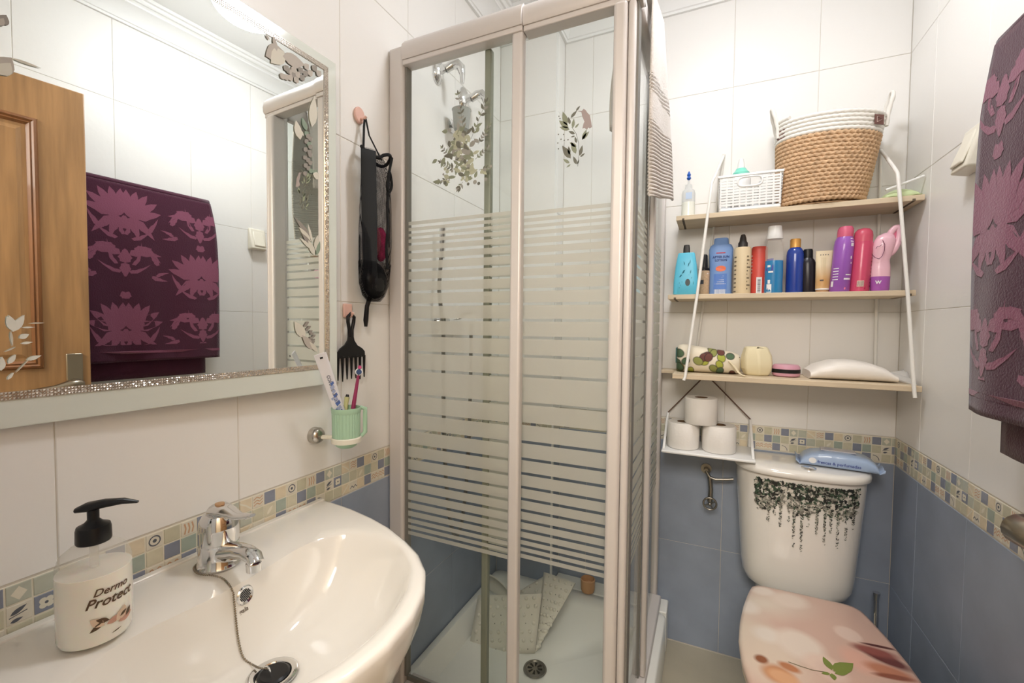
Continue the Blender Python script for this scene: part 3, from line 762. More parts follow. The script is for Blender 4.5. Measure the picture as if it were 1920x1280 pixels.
_b = MB().loft(rings); BV = BVHTree.FromPolygons([tuple(p) for p in _b.v], _b.f); _b.build('basin', M_cer, t, smooth=60)
def hitb(px, py, lift=0.0):
    d = (RT*((px-960)/F) - UP*((py-640)/F) + FW).normalized(); h = BV.ray_cast(CAM, d)
    n_ = h[1] if h[1].dot(d) < 0 else -h[1]
    return h[0]+n_*lift, n_
b = MB(); b.box((0.0012, 0.132, ZS-0.012), (0.016, 0.728, ZS+0.0035)); b.build('back_lip', M_cer, t, bevel=0.0025, segs=3)
b = MB(); b.loft([[(0.002, 0.36, 0.0), (0.15, 0.37, 0.0), (0.17, 0.43, 0.0), (0.15, 0.49, 0.0), (0.002, 0.50, 0.0)], [(0.002, 0.35, 0.52), (0.16, 0.36, 0.52), (0.20, 0.43, 0.52), (0.16, 0.50, 0.52), (0.002, 0.51, 0.52)]])
b.build('pedestal', M_cer, t, bevel=0.02, segs=4)
b = MB(); b.lathe([(0.020, -0.012), (0.028, 0.000), (0.0345, 0.0015), (0.036, 0.0035), (0.033, 0.005), (0.026, 0.0045), (0.023, 0.0), (0.001, -0.002)], (DR.x, DR.y, ZD-0.0005), 40)
o = b.build('waste_ring', M_chrome, t)
b = MB(); b.lathe([(0.0215, -0.004), (0.0225, 0.004), (0.019, 0.0065), (0.001, 0.0065)], (DR.x+0.001, DR.y+0.001, ZD), 32); b.build('plug', M_blackp, o)
b = MB(); b.tube([(DR.x-0.006+0.006*cos(a), DR.y-0.004, ZD+0.008+0.008*sin(a)) for a in [i*pi/8 for i in range(9)]], 0.0012, 6); b.build('plug_ring', M_chrome, o)
# overflow on the back slope of the bowl
pov, nov = hitb(459, 1115, 0.0)
def frame_of(o_, n_, roll=0.0, up=Z):
    x = up.cross(n_).normalized(); y = n_.cross(x)
    return Matrix(((x.x, y.x, n_.x, o_.x), (x.y, y.y, n_.y, o_.y), (x.z, y.z, n_.z, o_.z), (0, 0, 0, 1))) @ Matrix.Rotation(roll, 4, 'Z')
b = MB(); b.M = frame_of(pov, nov); b.lathe([(0.0145, -0.008), (0.0145, 0.001), (0.0128, 0.0028), (0.0098, 0.0016), (0.0098, 0.0008), (0.0002, 0.0008)], (0, 0, 0), 32)
o = b.build('overflow_ring', M_chrome, t)
b = MB(); b.M = frame_of(pov, nov)
for i in range(-4, 5):
    for j in range(-4, 5):
        x_, y_ = i*0.0024+(j % 2)*0.0012, j*0.0021
        if x_*x_+y_*y_ < 0.0088**2: disc(b, (x_, y_), 0.00105, X, Y, Z*0.0012, 0, 8)
b.build('overflow_holes', M_blackp, o, smooth=0, recalc=False)['kind'] = 'stuff'
b = MB(); _p, _n = hitb(457, 1147, 0.001); fm = frame_of(_p, _n)
text_into(b, 'gala', 0.010, lambda x, y: fm @ V((x, y, 0)), bold=0.0002)
b.build('lettering', mat('grey_print', (120, 110, 100), rough=0.6), t, smooth=0, recalc=False)

# ------------------------------------------------------------------ faucet and chain
FB = V((0.070, 0.457, ZS))
t = thing('basin_faucet', 'chrome single-lever mixer tap standing at the back of the basin', 'tap', FB)
b = MB(); b.lathe([(0.032, 0.0), (0.0335, 0.003), (0.0310, 0.008), (0.0295, 0.035), (0.0295, 0.0375), (0.0285, 0.0385), (0.0285, 0.0405), (0.0295, 0.0415), (0.0295, 0.062), (0.0285, 0.075), (0.023, 0.086), (0.013, 0.091), (0.001, 0.092)], FB, 40); b.build('faucet_body', M_chrome, t)
b = MB()
sp0 = FB+V((0.010, -0.001, 0.022))
path = [sp0, FB+V((0.035, -0.003, 0.030)), FB+V((0.060, -0.006, 0.038)), FB+V((0.085, -0.009, 0.042)), FB+V((0.104, -0.011, 0.040)), FB+V((0.111, -0.012, 0.033))]
b.tube(path, [0.020, 0.0175, 0.0145, 0.013, 0.0125, 0.011], 20, flat=0.85); b.build('spout', M_chrome, t, smooth=60)
b = MB(); b.lathe([(0.0105, 0.0), (0.0112, 0.012), (0.010, 0.013)], FB+V((0.103, -0.011, 0.019)), 24); b.build('aerator', M_chrome, t)
b = MB(); path = [FB+V((-0.014, 0.0, 0.078)), FB+V((0.0, 0.0, 0.094)), FB+V((0.02, 0.002, 0.092)), FB+V((0.045, 0.003, 0.088)), FB+V((0.068, 0.004, 0.092)), FB+V((0.080, 0.004, 0.096))]
b.tube(path, [0.016, 0.020, 0.016, 0.0105, 0.0085, 0.005], 16, flat=0.5); b.build('lever', M_chrome, t, smooth=60)
b = MB(); b.lathe([(0.0075, 0), (0.007, 0.002), (0.001, 0.0022)], FB+V((0.003, 0, 0.1015)), 16); b.build('index_cap', mat('gold_mark', (190, 150, 110), rough=0.4), t)
# bead chain
from math import atan2
cp = [FB+V((-0.030, -0.012, 0.004)), FB+V((-0.018, -0.030, 0.003)), FB+V((0.008, -0.037, 0.003)), FB+V((0.032, -0.030, 0.003)), hitb(420, 1088, 0.0018)[0], hitb(434, 1106, 0.0018)[0], hitb(438, 1130, 0.0018)[0], hitb(441, 1160, 0.0018)[0], hitb(446, 1200, 0.0018)[0], hitb(455, 1232, 0.0018)[0], hitb(470, 1245, 0.0018)[0], V((DR.x-0.022, DR.y-0.006, ZD+0.010)), V((DR.x-0.004, DR.y-0.004, ZD+0.013))]
def catmull(P, step):
    out = []
    Q = [P[0]*2-P[1]]+P+[P[-1]*2-P[-2]]
    for i in range(1, len(Q)-2):
        n = max(2, int((Q[i+1]-Q[i]).length/step))
        for k in range(n):
            s = k/n; a, b_, c, d = Q[i-1], Q[i], Q[i+1], Q[i+2]
            out.append(0.5*((2*b_)+(c-a)*s+(2*a-5*b_+4*c-d)*s*s+(3*b_-a-3*c+d)*s**3))
    out.append(P[-1]); return out
pts = catmull(cp, 0.0009)
b = MB(); b.tube(pts, [0.0016 if (i//2) % 2 else 0.0008 for i in range(len(pts))], 7)
tag(b.build('plug_chain', mat('bead_chain', (150, 140, 124), rough=0.25, metal=1), smooth=50), 'thin metal bead chain running from the tap to the basin plug', 'chain')

# ------------------------------------------------------------------ soap dispenser
SB = V((0.098, 0.283, ZS+0.0008))
t = thing('soap_dispenser', 'clear pump bottle of milky liquid soap on the basin, lettered Dermo Protect', 'soap bottle', SB)
M_soap = mat('milky_soap', (244, 240, 228), rough=0.25, sss=0.3, coat=0.6)
M_clearp = veil('clear_plastic', (238, 234, 224), see=0.72, transl=0.2)
b = MB(); b.lathe([(0.028, 0.0), (0.0345, 0.002), (0.0368, 0.008), (0.0372, 0.06), (0.0368, 0.088), (0.036, 0.0885), (0.001, 0.0885)], SB, 48); b.build('soap_liquid', M_soap, t)
b = MB(); b.lathe([(0.0369, 0.0885), (0.0365, 0.098), (0.033, 0.109), (0.024, 0.117), (0.0155, 0.121), (0.0140, 0.130)], SB, 48, cap=(False, False)); b.build('bottle_shoulder', M_clearp, t, smooth=60)
b = MB(); b.lathe([(0.0045, 0.02), (0.0045, 0.12)], SB, 10); b.build('dip_tube', M_clearp, t)
b = MB(); b.lathe([(0.0170, 0.122), (0.0178, 0.124), (0.0175, 0.139), (0.0165, 0.143), (0.0105, 0.146), (0.0075, 0.149), (0.006, 0.151), (0.006, 0.163)], SB, 32); b.build('pump_collar', M_blackp, t)
b = MB(); hd = (V((0.75, 0.66, 0))).normalized()
b.tube([SB+Z*0.164-hd*0.017, SB+Z*0.167-hd*0.006, SB+Z*0.170+hd*0.012, SB+Z*0.171+hd*0.032, SB+Z*0.168+hd*0.048], [0.006, 0.0105, 0.0095, 0.0065, 0.0028], 16, flat=0.55); b.build('pump_head', M_blackp, t, smooth=60)
M_bro = mat('brown_print', (88, 66, 44), rough=0.5)
fa = math.atan2(CAM.y-SB.y, CAM.x-SB.x)+0.42
def cyl(c, r, a0):
    return lambda x, y: V((c.x+r*cos(a0+x/r), c.y+r*sin(a0+x/r), c.z+y))
b = MB(); f_ = cyl(SB+Z*0.0, 0.0379, fa)
text_into(b, 'Dermo', 0.0125, lambda x, y: f_(x, y+0.0655), shear=0.35, bold=0.0002)
text_into(b, 'Protect', 0.0165, lambda x, y: f_(x-0.001, y+0.0515), shear=0.35, bold=0.0003)
b.build('lettering', M_bro, t, smooth=0, recalc=False)
b = MB(); R3 = random.Random(4)
def cleaf(x, y, ang, l, w, mi):
    pts = []
    for i in range(13):
        s = i/6 if i <= 6 else (12-i)/6
        q = (1 if i <= 6 else -1)*w*sin(pi*s)
        px_, py_ = x+l*s*cos(ang)-q*sin(ang), y+l*s*sin(ang)+q*cos(ang)
        pts.append(f_(px_, py_)+V((cos(fa), sin(fa), 0))*0.00003*len(b.f))
    b.poly(pts[:12], mi)
for (x, y, a, l, w, m_) in [(-0.022, 0.022, 0.6, 0.02, 0.003, 0), (-0.008, 0.026, 2.4, 0.018, 0.005, 2), (-0.006, 0.026, 0.3, 0.016, 0.004, 1), (0.004, 0.024, 0.8, 0.018, 0.006, 2), (0.006, 0.022, 0.2, 0.02, 0.005, 1), (0.010, 0.024, 1.3, 0.016, 0.005, 2), (0.016, 0.024, 0.9, 0.012, 0.003, 0), (-0.016, 0.036, -0.4, 0.014, 0.003, 0), (0.008, 0.028, 0.5, 0.010, 0.002, 0), (-0.002, 0.012, 0.2, 0.012, 0.0008, 0)]: cleaf(x, y, a, l, w, m_)
b.build('flower_print', [M_bro, mat('rose_print', (196, 150, 130), rough=0.5), mat('almond_print', (222, 196, 170), rough=0.5)], t, smooth=0, recalc=False)

# ================================================================== THINGS HANGING ON THE LEFT WALL
# cup holder knob
pk = V((0.0, 0.712, 0.938)); tcup = thing('cup_holder', 'mint green ribbed toothbrush cup in a white ring on a steel wall knob', 'cup', (0.0, pk.y, pk.z))
b = MB(); b.M = Matrix.Translation((0.0006, pk.y, pk.z)) @ Matrix.Rotation(pi/2, 4, 'Y')
b.lathe([(0.0185, 0), (0.0185, 0.012), (0.015, 0.018), (0.009, 0.022), (0.001, 0.023)], (0, 0, 0), 32); b.build('wall_knob', mat('brushed_steel', (190, 186, 178), rough=0.25, metal=1), tcup)
cc = V((0.072, 0.738, 0.921)); M_mint = mat('mint_plastic', (176, 212, 184), rough=0.4); M_cream = mat('cream_plastic', (236, 232, 216), rough=0.4)
b = MB(); b.tube([(0.018, pk.y+0.001, pk.z-0.003), cc+V((-0.028, -0.006, 0.012))], 0.005, 10); b.build('arm', M_cream, tcup)
b = MB(); n = 120
def rr(z, base, rib): return [(cc.x+(base+(0.0008 if (i % 4) < 2 else 0)*rib)*cos(2*pi*i/n), cc.y+(base+(0.0008 if (i % 4) < 2 else 0)*rib)*sin(2*pi*i/n), cc.z+z) for i in range(n)]
b.loft([rr(-0.008, 0.016, 0), rr(-0.004, 0.022, 0), rr(0.004, 0.0265, 0), rr(0.012, 0.029, 0), rr(0.014, 0.029, 1), rr(0.070, 0.0300, 1), rr(0.072, 0.0315, 0), rr(0.082, 0.0320, 0), rr(0.082, 0.0300, 0), rr(0.012, 0.027, 0)], cap=(True, True)); b.build('cup_body', M_mint, tcup, smooth=30)
b = MB(); b.lathe([(0.0272, 0.004), (0.0320, 0.004), (0.0325, 0.014), (0.0300, 0.016), (0.0300, 0.006)], cc, 40, cap=(False, False)); b.build('holder_ring', M_cream, tcup)
hx = V((0.45, 0.89, 0)); b = MB(); b.tube([cc+hx*0.031+Z*0.078, cc+hx*0.043+Z*0.075, cc+hx*0.043+Z*0.05, cc+hx*0.043+Z*0.02, cc+hx*0.033+Z*0.012], 0.0035, 8, flat=1.5); b.build('cup_handle', M_mint, tcup, smooth=60)
# toothpaste tube box
T0 = cc+V((-0.006, -0.006, 0.055)); T1 = at(600, 663, 0, 0.075)
ax_ = (T1-T0).normalized(); L_ = (T1-T0).length
fr_ = (CAM-T0).normalized(); sd_ = ax_.cross(fr_).normalized(); nf = sd_.cross(ax_).normalized()
t = thing('toothpaste_tube', 'white and blue toothpaste tube leaning in the mint cup', 'toothpaste', T0)
def tq(u, v, w=0.0): return T0+ax_*u+sd_*v+nf*w
M_tp = mat('toothpaste_white', (238, 238, 244), rough=0.3, coat=0.4)
b = MB(); rg = []
for s in [0, 0.3, 0.7, 1.0]:
    hw = 0.0115+0.001*s; th = 0.008*(1-s)+0.0012*s
    rg.append([tq(L_*s, hw*cos(a), th*sin(a)) for a in [2*pi*i/20 for i in range(20)]])
b.loft(rg); b.build('tube_body', M_tp, t, smooth=50)
b = MB(); b.M = Matrix.Identity(4)
b.tube([tq(-0.012, 0, 0), tq(0.001, 0, 0)], 0.007, 14); b.build('tube_cap', mat('silver_blue_cap', (120, 130, 150), rough=0.3, metal=0.4), t)
M_b1 = mat('blue_print', (92, 120, 190), rough=0.4); M_b2 = mat('pale_blue_print', (176, 188, 222), rough=0.4); M_g = mat('grey_letter', (120, 124, 140), rough=0.5)
def surf(u, v):
    s = max(0, min(1, u/L_)); hw = 0.0115+0.001*s; th = 0.008*(1-s)+0.0012*s
    return tq(u, v, th*sqrt(max(0.0, 1-min(1, (v/hw)**2)))+0.0004)
def tris(mb, pts, mi): mb.poly([surf(*p)+nf*0.00004*len(mb.f) for p in pts], mi)
b = MB()
for (u, v, r, m_) in [(0.016, 0.001, 0.008, 1), (0.024, 0.004, 0.006, 0), (0.034, 0.003, 0.007, 1), (0.046, 0.004, 0.007, 0), (0.055, 0.002, 0.006, 1), (0.066, 0.004, 0.006, 0), (0.076, 0.003, 0.005, 1), (0.012, -0.005, 0.005, 0), (0.086, 0.003, 0.006, 1), (0.095, 0.005, 0.005, 0), (0.060, -0.004, 0.004, 1), (0.030, -0.005, 0.005, 0)]:
    tris(b, [(u-r, v-r*0.7), (u+r*0.3, v-r), (u+r, v+r*0.4), (u-r*0.2, v+r*0.6)], m_)
sgn = 1 if sd_.dot(RT) < 0 else -1
text_into(b, 'ULTRABLANCO', 0.0095, lambda x, y: surf(x+0.082, -y*1.0+0.002) if sgn > 0 else surf(x+0.082, y-0.002), 2, bold=0.0003)
tris(b, [(L_-0.008, -0.003), (L_-0.004, -0.003), (L_-0.004, 0.003), (L_-0.008, 0.003)], 3)
b.build('tube_print', [M_b1, M_b2, M_g, M_blackp], t, smooth=0, recalc=False)['kind'] = 'stuff'
# toothbrushes
t = thing('toothbrush', 'magenta electric toothbrush head pointing up from the mint cup', 'toothbrush', cc+Z*0.03)
A = cc+V((0.004, 0.006, 0.03)); B_ = at(673, 697, 0, 0.082); d = (B_-A).normalized()
M_mag = mat('magenta_plastic', (190, 60, 120), rough=0.35)
b = MB(); b.tube([A, A+(B_-A)*0.35], 0.005, 10); b.build('shaft', mat('yellow_cream', (226, 214, 160), rough=0.4), t)
b = MB(); b.tube([A+(B_-A)*0.36, A+(B_-A)*0.6, B_-d*0.004], [0.0052, 0.0042, 0.0032], 12); b.build('handle', mat('plum_plastic', (150, 50, 92), rough=0.35), t)
f3 = (CAM-B_).normalized(); b = MB(); b.M = frame_of(B_, f3)
b.lathe([(0.0075, -0.004), (0.0085, 0.0), (0.0085, 0.003)], (0, 0, 0), 20); b.build('head_disc', M_whitep, t)
b = MB(); b.M = frame_of(B_, f3); b.lathe([(0.0062, 0.003), (0.006, 0.009)], (0, 0, 0), 16); o = b.build('bristles', mat('navy_bristle', (60, 80, 120), rough=0.8), t)
b = MB(); b.M = frame_of(B_+d*0.0105, f3); b.lathe([(0.003, -0.002), (0.0045, 0.003), (0.0035, 0.007)], (0, 0, 0), 12); b.build('bristle_tip', M_mag, t)
t = thing('toothbrush', 'short toothbrush with a yellow-green end behind the plum one in the mint cup', 'toothbrush', cc+V((-0.01, 0.012, 0.03)))
b = MB(); A = cc+V((-0.012, 0.004, 0.03)); b.tube([A, A+V((0.0, 0.008, 0.06)), A+V((0, 0.011, 0.072))], [0.004, 0.005, 0.006], 10); b.build('handle', mat('lime_cream', (206, 206, 150), rough=0.4), t)
b = MB(); b.tube([A+V((0, 0.011, 0.0725)), A+V((0, 0.012, 0.078))], [0.0045, 0.003], 10); b.build('end_cap', M_blackp, t)

# pink hooks
def pink_hook(label, y, z, r):
    t = thing('wall_hook', label, 'hook', (0, y, z))
    b = MB(); b.M = Matrix.Translation((0.0006, y, z)) @ Matrix.Rotation(pi/2, 4, 'Y')
    b.lathe([(r*0.9, 0), (r, 0.002), (r, 0.006), (r*0.9, 0.008), (0.001, 0.0085)], (0, 0, 0), 28, sx=1.15, sy=0.95); b.build('hook_plate', M_pink, t)
    b = MB(); b.tube([(0.008, y+0.002, z-0.008), (0.018, y+0.003, z-0.010), (0.024, y+0.004, z-0.004)], 0.0032, 8); b.build('hook_peg', M_pink, t)
    return V((0.019, y+0.003, z-0.010))
h1 = pink_hook('pink oval wall hook beside the mirror, holding the black mesh bag', 0.851, 1.709, 0.0175)
b = MB()
t = thing('wall_hook', 'pink wall hook beside the mirror, holding the black hair pick', 'hook', (0, 0.811, 1.222))
b = MB(); b.box((0.0006, 0.797, 1.206), (0.007, 0.825, 1.240)); b.build('hook_plate', M_pink, t, bevel=0.006, segs=4)
b = MB(); b.tube([(0.007, 0.811, 1.213), (0.016, 0.811, 1.211), (0.021, 0.811, 1.218)], 0.004, 8); b.build('hook_peg', M_pink, t)
# hair pick
t = thing('hair_pick', 'black plastic hair pick with long teeth hanging on the lower pink hook', 'comb', (0.014, 0.811, 1.13))
xk = 0.0125; th = 0.0035
def plate(mb, pts, x=xk, d=th): mb.prism([(x, y, z) for y, z in pts], (d, 0, 0))
b = MB()
hl = [(0.800, 1.160), (0.802, 1.176), (0.799, 1.196), (0.798, 1.208), (0.804, 1.218), (0.811, 1.221), (0.819, 1.218), (0.825, 1.208), (0.823, 1.194), (0.819, 1.176), (0.822, 1.160)]
hi = [(0.8075, 1.160), (0.8085, 1.176), (0.806, 1.196), (0.806, 1.206), (0.811, 1.212), (0.817, 1.206), (0.816, 1.194), (0.812, 1.176), (0.8125, 1.160)]
b.tube([(xk+th/2, y, z) for y, z in [(0.806, 1.158), (0.806, 1.176), (0.802, 1.196), (0.802, 1.208), (0.811, 1.216), (0.822, 1.207), (0.820, 1.194), (0.815, 1.176), (0.815, 1.158)]], 0.0042, 8); b.build('pick_loop', M_blackp, t, smooth=60)
b = MB(); plate(b, [(0.803, 1.166), (0.818, 1.166), (0.822, 1.150), (0.832, 1.138), (0.848, 1.130), (0.857, 1.122), (0.858, 1.108), (0.768, 1.108), (0.767, 1.122), (0.776, 1.132), (0.790, 1.140), (0.799, 1.150)]); b.build('pick_head', M_blackp, t, bevel=0.001)
for i in range(7):
    y = 0.770+i*0.0143; zt = 1.056-0.004*(i in (1, 5)); b = MB()
    b.tube([(xk+th/2, y, 1.112), (xk+th/2, y, 1.08), (xk+th/2, y+0.0, zt)], [0.0036, 0.0028, 0.0014], 8); b.build('pick_tooth', M_blackp, t, smooth=60)
# mesh bag
M_mesh_b = mat('black_fabric', (18, 18, 20), rough=0.9); M_net = None
def net_mat(name, col, sc):
    m = bpy.data.materials.new(name); m.use_nodes = True; nt = m.node_tree; n = nt.nodes; L = nt.links
    n.remove(n['Principled BSDF'])
    tc = n.new('ShaderNodeTexCoord'); mp = n.new('ShaderNodeMapping'); mp.inputs['Scale'].default_value = (sc, sc, sc); L.new(tc.outputs['Object'], mp.inputs[0])
    sp = n.new('ShaderNodeSeparateXYZ'); L.new(mp.outputs[0], sp.inputs[0])
    def cell(sock):
        f = n.new('ShaderNodeMath'); f.operation = 'FRACT'; L.new(sock, f.inputs[0])
        g = n.new('ShaderNodeMath'); g.operation = 'LESS_THAN'; g.inputs[1].default_value = 0.24; L.new(f.outputs[0], g.inputs[0]); return g.outputs[0]
    mxm = n.new('ShaderNodeMath'); mxm.operation = 'MAXIMUM'; L.new(cell(sp.outputs['Y']), mxm.inputs[0]); L.new(cell(sp.outputs['Z']), mxm.inputs[1])
    t_ = n.new('ShaderNodeBsdfTransparent'); d = n.new('ShaderNodeBsdfDiffuse'); d.inputs[0].default_value = (*lin(col), 1)
    mx = n.new('ShaderNodeMixShader'); L.new(mxm.outputs[0], mx.inputs[0]); L.new(t_.outputs[0], mx.inputs[1]); L.new(d.outputs[0], mx.inputs[2])
    L.new(mx.outputs[0], n['Material Output'].inputs['Surface']); MATS[name] = m; return m
M_net = net_mat('black_net', (30, 30, 34), 420)
t = thing('mesh_bag', 'black mesh bag with a brush inside hanging on the upper pink hook', 'bag', (0.03, 0.87, 1.45))
bz = [(1.620, 0.834, 0.890, 0.016), (1.60, 0.832, 0.912, 0.022), (1.55, 0.828, 0.925, 0.028), (1.48, 0.824, 0.928, 0.030), (1.40, 0.820, 0.928, 0.032), (1.33, 0.820, 0.922, 0.030), (1.29, 0.822, 0.914, 0.026), (1.262, 0.834, 0.90, 0.02), (1.25, 0.85, 0.885, 0.014)]
def bag_ring(z, ya, yb, dx, n=24): 
    return [(0.034+dx*0.9*cos(2*pi*i/n)*(1 if cos(2*pi*i/n) > 0 else 0.75), (ya+yb)/2+(yb-ya)/2*sin(2*pi*i/n), z) for i in range(n)]
b = MB(); b.loft([bag_ring(*q) for q in bz], cap=(False, True)); b.build('net_body', M_net, t, smooth=60)
b = MB()   # opaque side panel of the bag
b.grid(lambda u, v: V((0.034+(0.0275+0.003*sin(pi*v))*cos(-1.50+1.02*u)*0.95+0.002, 0.873+(0.052-0.010*v*v)*sin(-1.50+1.02*u), 1.612-0.335*v+0.01*sin(3*u)*v)), 8, 14); b.build('solid_panel', mat('sheer_black', (40, 42, 44), rough=0.9), t, smooth=60, solid=0.001, recalc=False)
b = MB(); b.loft([[(p[0]+(0.0015 if p[0] > 0.034 else 0), p[1], p[2]) for p in bag_ring(*q)] for q in ((1.345, 0.819, 0.924, 0.032), (1.29, 0.821, 0.916, 0.028), (1.262, 0.832, 0.902, 0.022), (1.248, 0.848, 0.887, 0.015))], cap=(False, True)); b.build('gathered_bottom', net_mat('dense_net', (20, 20, 22), 900), t, smooth=60)
b = MB(); rg = [V(p)+Z*(0.012*sin(i*0.5)) for i, p in enumerate(bag_ring(1.613, 0.831, 0.925, 0.026, 24))]; b.tube(rg+[rg[0]], 0.0042, 8); b.build('drawstring_hem', M_mesh_b, t, smooth=60)
b = MB(); b.tube([(0.03, 0.838, 1.612), h1+V((0.0, -0.002, -0.02)), h1+V((0.0, 0.001, 0.003))], [0.004, 0.004, 0.0035], 6, flat=0.4); b.tube([h1+V((0.001, 0.003, 0.003)), h1+V((0.002, 0.014, -0.035)), (0.035, 0.898, 1.610)], [0.0035, 0.003, 0.003], 6, flat=0.4); b.build('hanging_strap', M_mesh_b, t, smooth=60)
b = MB(); b.tube(catmull([V((0.062, 0.905, 1.615)), V((0.066, 0.890, 1.575)), V((0.066, 0.882, 1.535)), V((0.064, 0.892, 1.525)), V((0.064, 0.902, 1.545)), V((0.062, 0.895, 1.575)), V((0.064, 0.886, 1.50)), V((0.066, 0.884, 1.43)), V((0.067, 0.878, 1.38)), V((0.066, 0.884, 1.33))], 0.006), 0.0035, 8); b.build('drawstring', M_mesh_b, t, smooth=60)
b = MB(); b.sphere((0.034, 0.868, 1.40), 0.028, 16, 10, sc=(0.6, 0.8, 1.5)); b.build('pink_sponge', mat('rose_net_sponge', (170, 84, 100), rough=0.9, bump=0.8, bscale=90, var=0.3, vscale=40), t)
b = MB(); b.sphere((0.036, 0.893, 1.395), 0.022, 16, 10, sc=(0.7, 0.9, 2.0)); b.build('raspberry_sponge', mat('raspberry_net', (176, 44, 92), rough=0.9, bump=0.8, bscale=90, var=0.4, vscale=50), t)
b = MB(); b.sphere((0.040, 0.866, 1.30), 0.040, 16, 12, sc=(0.55, 0.95, 1.15)); b.build('brush_head', M_blackp, t)
b = MB(); b.tube([(0.030, 0.862, 1.262), (0.022, 0.858, 1.235), (0.020, 0.856, 1.20), (0.020, 0.856, 1.184)], [0.006, 0.0055, 0.0065, 0.004], 12); b.build('brush_handle', M_blackp, t, smooth=60)
b = MB(); b.tube([(0.04, 0.850, 1.48), (0.042, 0.852, 1.52), (0.04, 0.848, 1.55)], [0.012, 0.014, 0.008], 12); b.build('inner_brush', mat('dark_grey_plastic', (60, 64, 64), rough=0.4), t, smooth=60)

# ================================================================== SHELF UNIT
S1, S2, S3 = 1.565, 1.301, 1.037
t = thing('wall_shelf', 'three-tier pine shelf hung on bent white metal rods above the toilet', 'shelf', (1.02, YB, 1.03))
def board(z, x0, x1, y0, th=0.016):
    b = MB(); b.box((x0, y0, z-th), (x1, YB-0.001, z)); return b.build('shelf_board', M_wood, t, bevel=0.0015)
sb1 = board(S1, 0.699, 1.345, 1.586)
sb2 = board(S2, 0.678, 1.335, 1.586)
sb3 = board(S3, 0.702, 1.338, 1.530)
b = MB(); b.box((0.655, 1.66, S3-0.012), (0.7015, YB-0.001, S3-0.001)); b.build('shelf_slat', M_wood, t, bevel=0.001)
for par, z, xs in ((sb1, S1, (0.7175, 1.318)), (sb2, S2, (0.697, 1.318)), ):
    for x in xs:
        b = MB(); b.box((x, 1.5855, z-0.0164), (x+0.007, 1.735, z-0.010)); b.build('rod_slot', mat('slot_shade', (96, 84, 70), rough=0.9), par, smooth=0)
def rodp(name, pts):
    b = MB(); b.tube(pts, 0.0048, 10); b.build(name, M_rod, t, smooth=60)
rodp('side_rod', [(0.842, YB-0.001, 1.800), (0.806, 1.5795, 1.66), (0.800, 1.5785, 1.60), (0.771, 1.560, 1.30), (0.742, 1.523, 1.03), (0.738, 1.520, 1.018)])
rodp('side_rod', [(1.283, YB-0.001, 1.752), (1.279, 1.60, 1.650), (1.281, 1.5795, 1.628), (1.290, 1.5785, 1.54), (1.309, 1.560, 1.28), (1.319, 1.523, 1.022), (1.320, 1.520, 1.006)])
rodp('wall_rod', [(1.283, YB-0.008, 1.752), (1.287, YB-0.008, 1.30), (1.290, YB-0.008, 1.02)])
rodp('wall_rod', [(0.842, YB-0.008, 1.800), (0.80, YB-0.008, 1.40), (0.76, YB-0.008, 1.02)])

def M_(*a, **k): return mat(*a, **k)
def px_w(px0, px1, y_px, yd):
    return at(px1, y_px, 1, yd).x-at(px0, y_px, 1, yd).x
def bottle(name, label, cat, x0, x1, ytop, z, yd, body, prof, cap=None, capprof=None, sy=0.7, ybase=549, group=None, square=0.0, tilt=0.0):
    """prof / capprof: (radius fraction, height fraction) of a bottle spanning pixel columns x0..x1"""
    w = px_w(x0, x1, ybase, yd); xc = at((x0+x1)/2, ybase, 1, yd).x
    h = at((x0+x1)/2, ytop, 1, yd).z-z
    t = thing(name, label, cat, (xc, yd, z), group)
    def ring(rf, hf, n=32):
        out = []
        for i in range(n):
            a = 2*pi*i/n; ca, sa = cos(a), sin(a)
            if square: ca = math.copysign(abs(ca)**(1-square), ca); sa = math.copysign(abs(sa)**(1-square), sa)
            out.append((xc+w/2*rf*ca+tilt*h*hf, yd+w/2*rf*sy*sa, z+0.0005+h*hf))
        return out
    b = MB(); b.loft([ring(*q) for q in prof]); b.build('bottle_body', body, t, smooth=40)
    if cap:
        b = MB(); b.loft([ring(*q) for q in capprof]); b.build('bottle_cap', cap, t, smooth=40)
    def F_(u, v, lift=0.0006):
        """front surface point: u in -1..1 across, v height fraction"""
        rf = prof[-1][0]
        for A, B_ in zip(prof, prof[1:]):
            if A[1] <= v <= B_[1] and B_[1] > A[1]: rf = A[0]+(B_[0]-A[0])*(v-A[1])/(B_[1]-A[1])
        k = max(0.0, 1-u*u)
        e = (1-square)
        yy = k**(0.5*e) if not square else (1-abs(u)**(2/e))**(e/2) if abs(u) < 1 else 0
        return V((xc+w/2*rf*u+tilt*h*v, yd-w/2*rf*sy*yy-lift, z+h*v))
    return t, F_, w, h
def stamp(t, name, F_, polys, mats):
    b = MB()
    for k, (pts, mi) in enumerate(polys):
        b.poly([F_(u, v, 0.0006+0.00003*k) for u, v in pts], mi)
    o = b.build(name, mats, t, smooth=0, recalc=False); o['kind'] = 'stuff' if len(polys) > 1 else 'part'
    if len(polys) <= 1: del o['kind']
    return o
def rectp(u0, v0, u1, v1, n=6): return [(u0+(u1-u0)*i/n, v0) for i in range(n+1)]+[(u1-(u1-u0)*i/n, v1) for i in range(n+1)]
def lettering(t, F_, w, h, body, u, v, size, m, rot=0, shear=0.0, bold=0.0):
    b = MB()
    if rot: f = lambda x, y: F_(u-y/(w/2), v+x/h, 0.0012)
    else: f = lambda x, y: F_(u+x/(w/2), v+y/h, 0.0012)
    text_into(b, body, size, f, shear=shear, bold=bold); return b.build('lettering', m, t, smooth=0, recalc=False)
RND = [(0.86, 0), (0.97, 0.01), (1, 0.03)]
G2 = 'toiletries on the middle shelf'
YM = 1.655
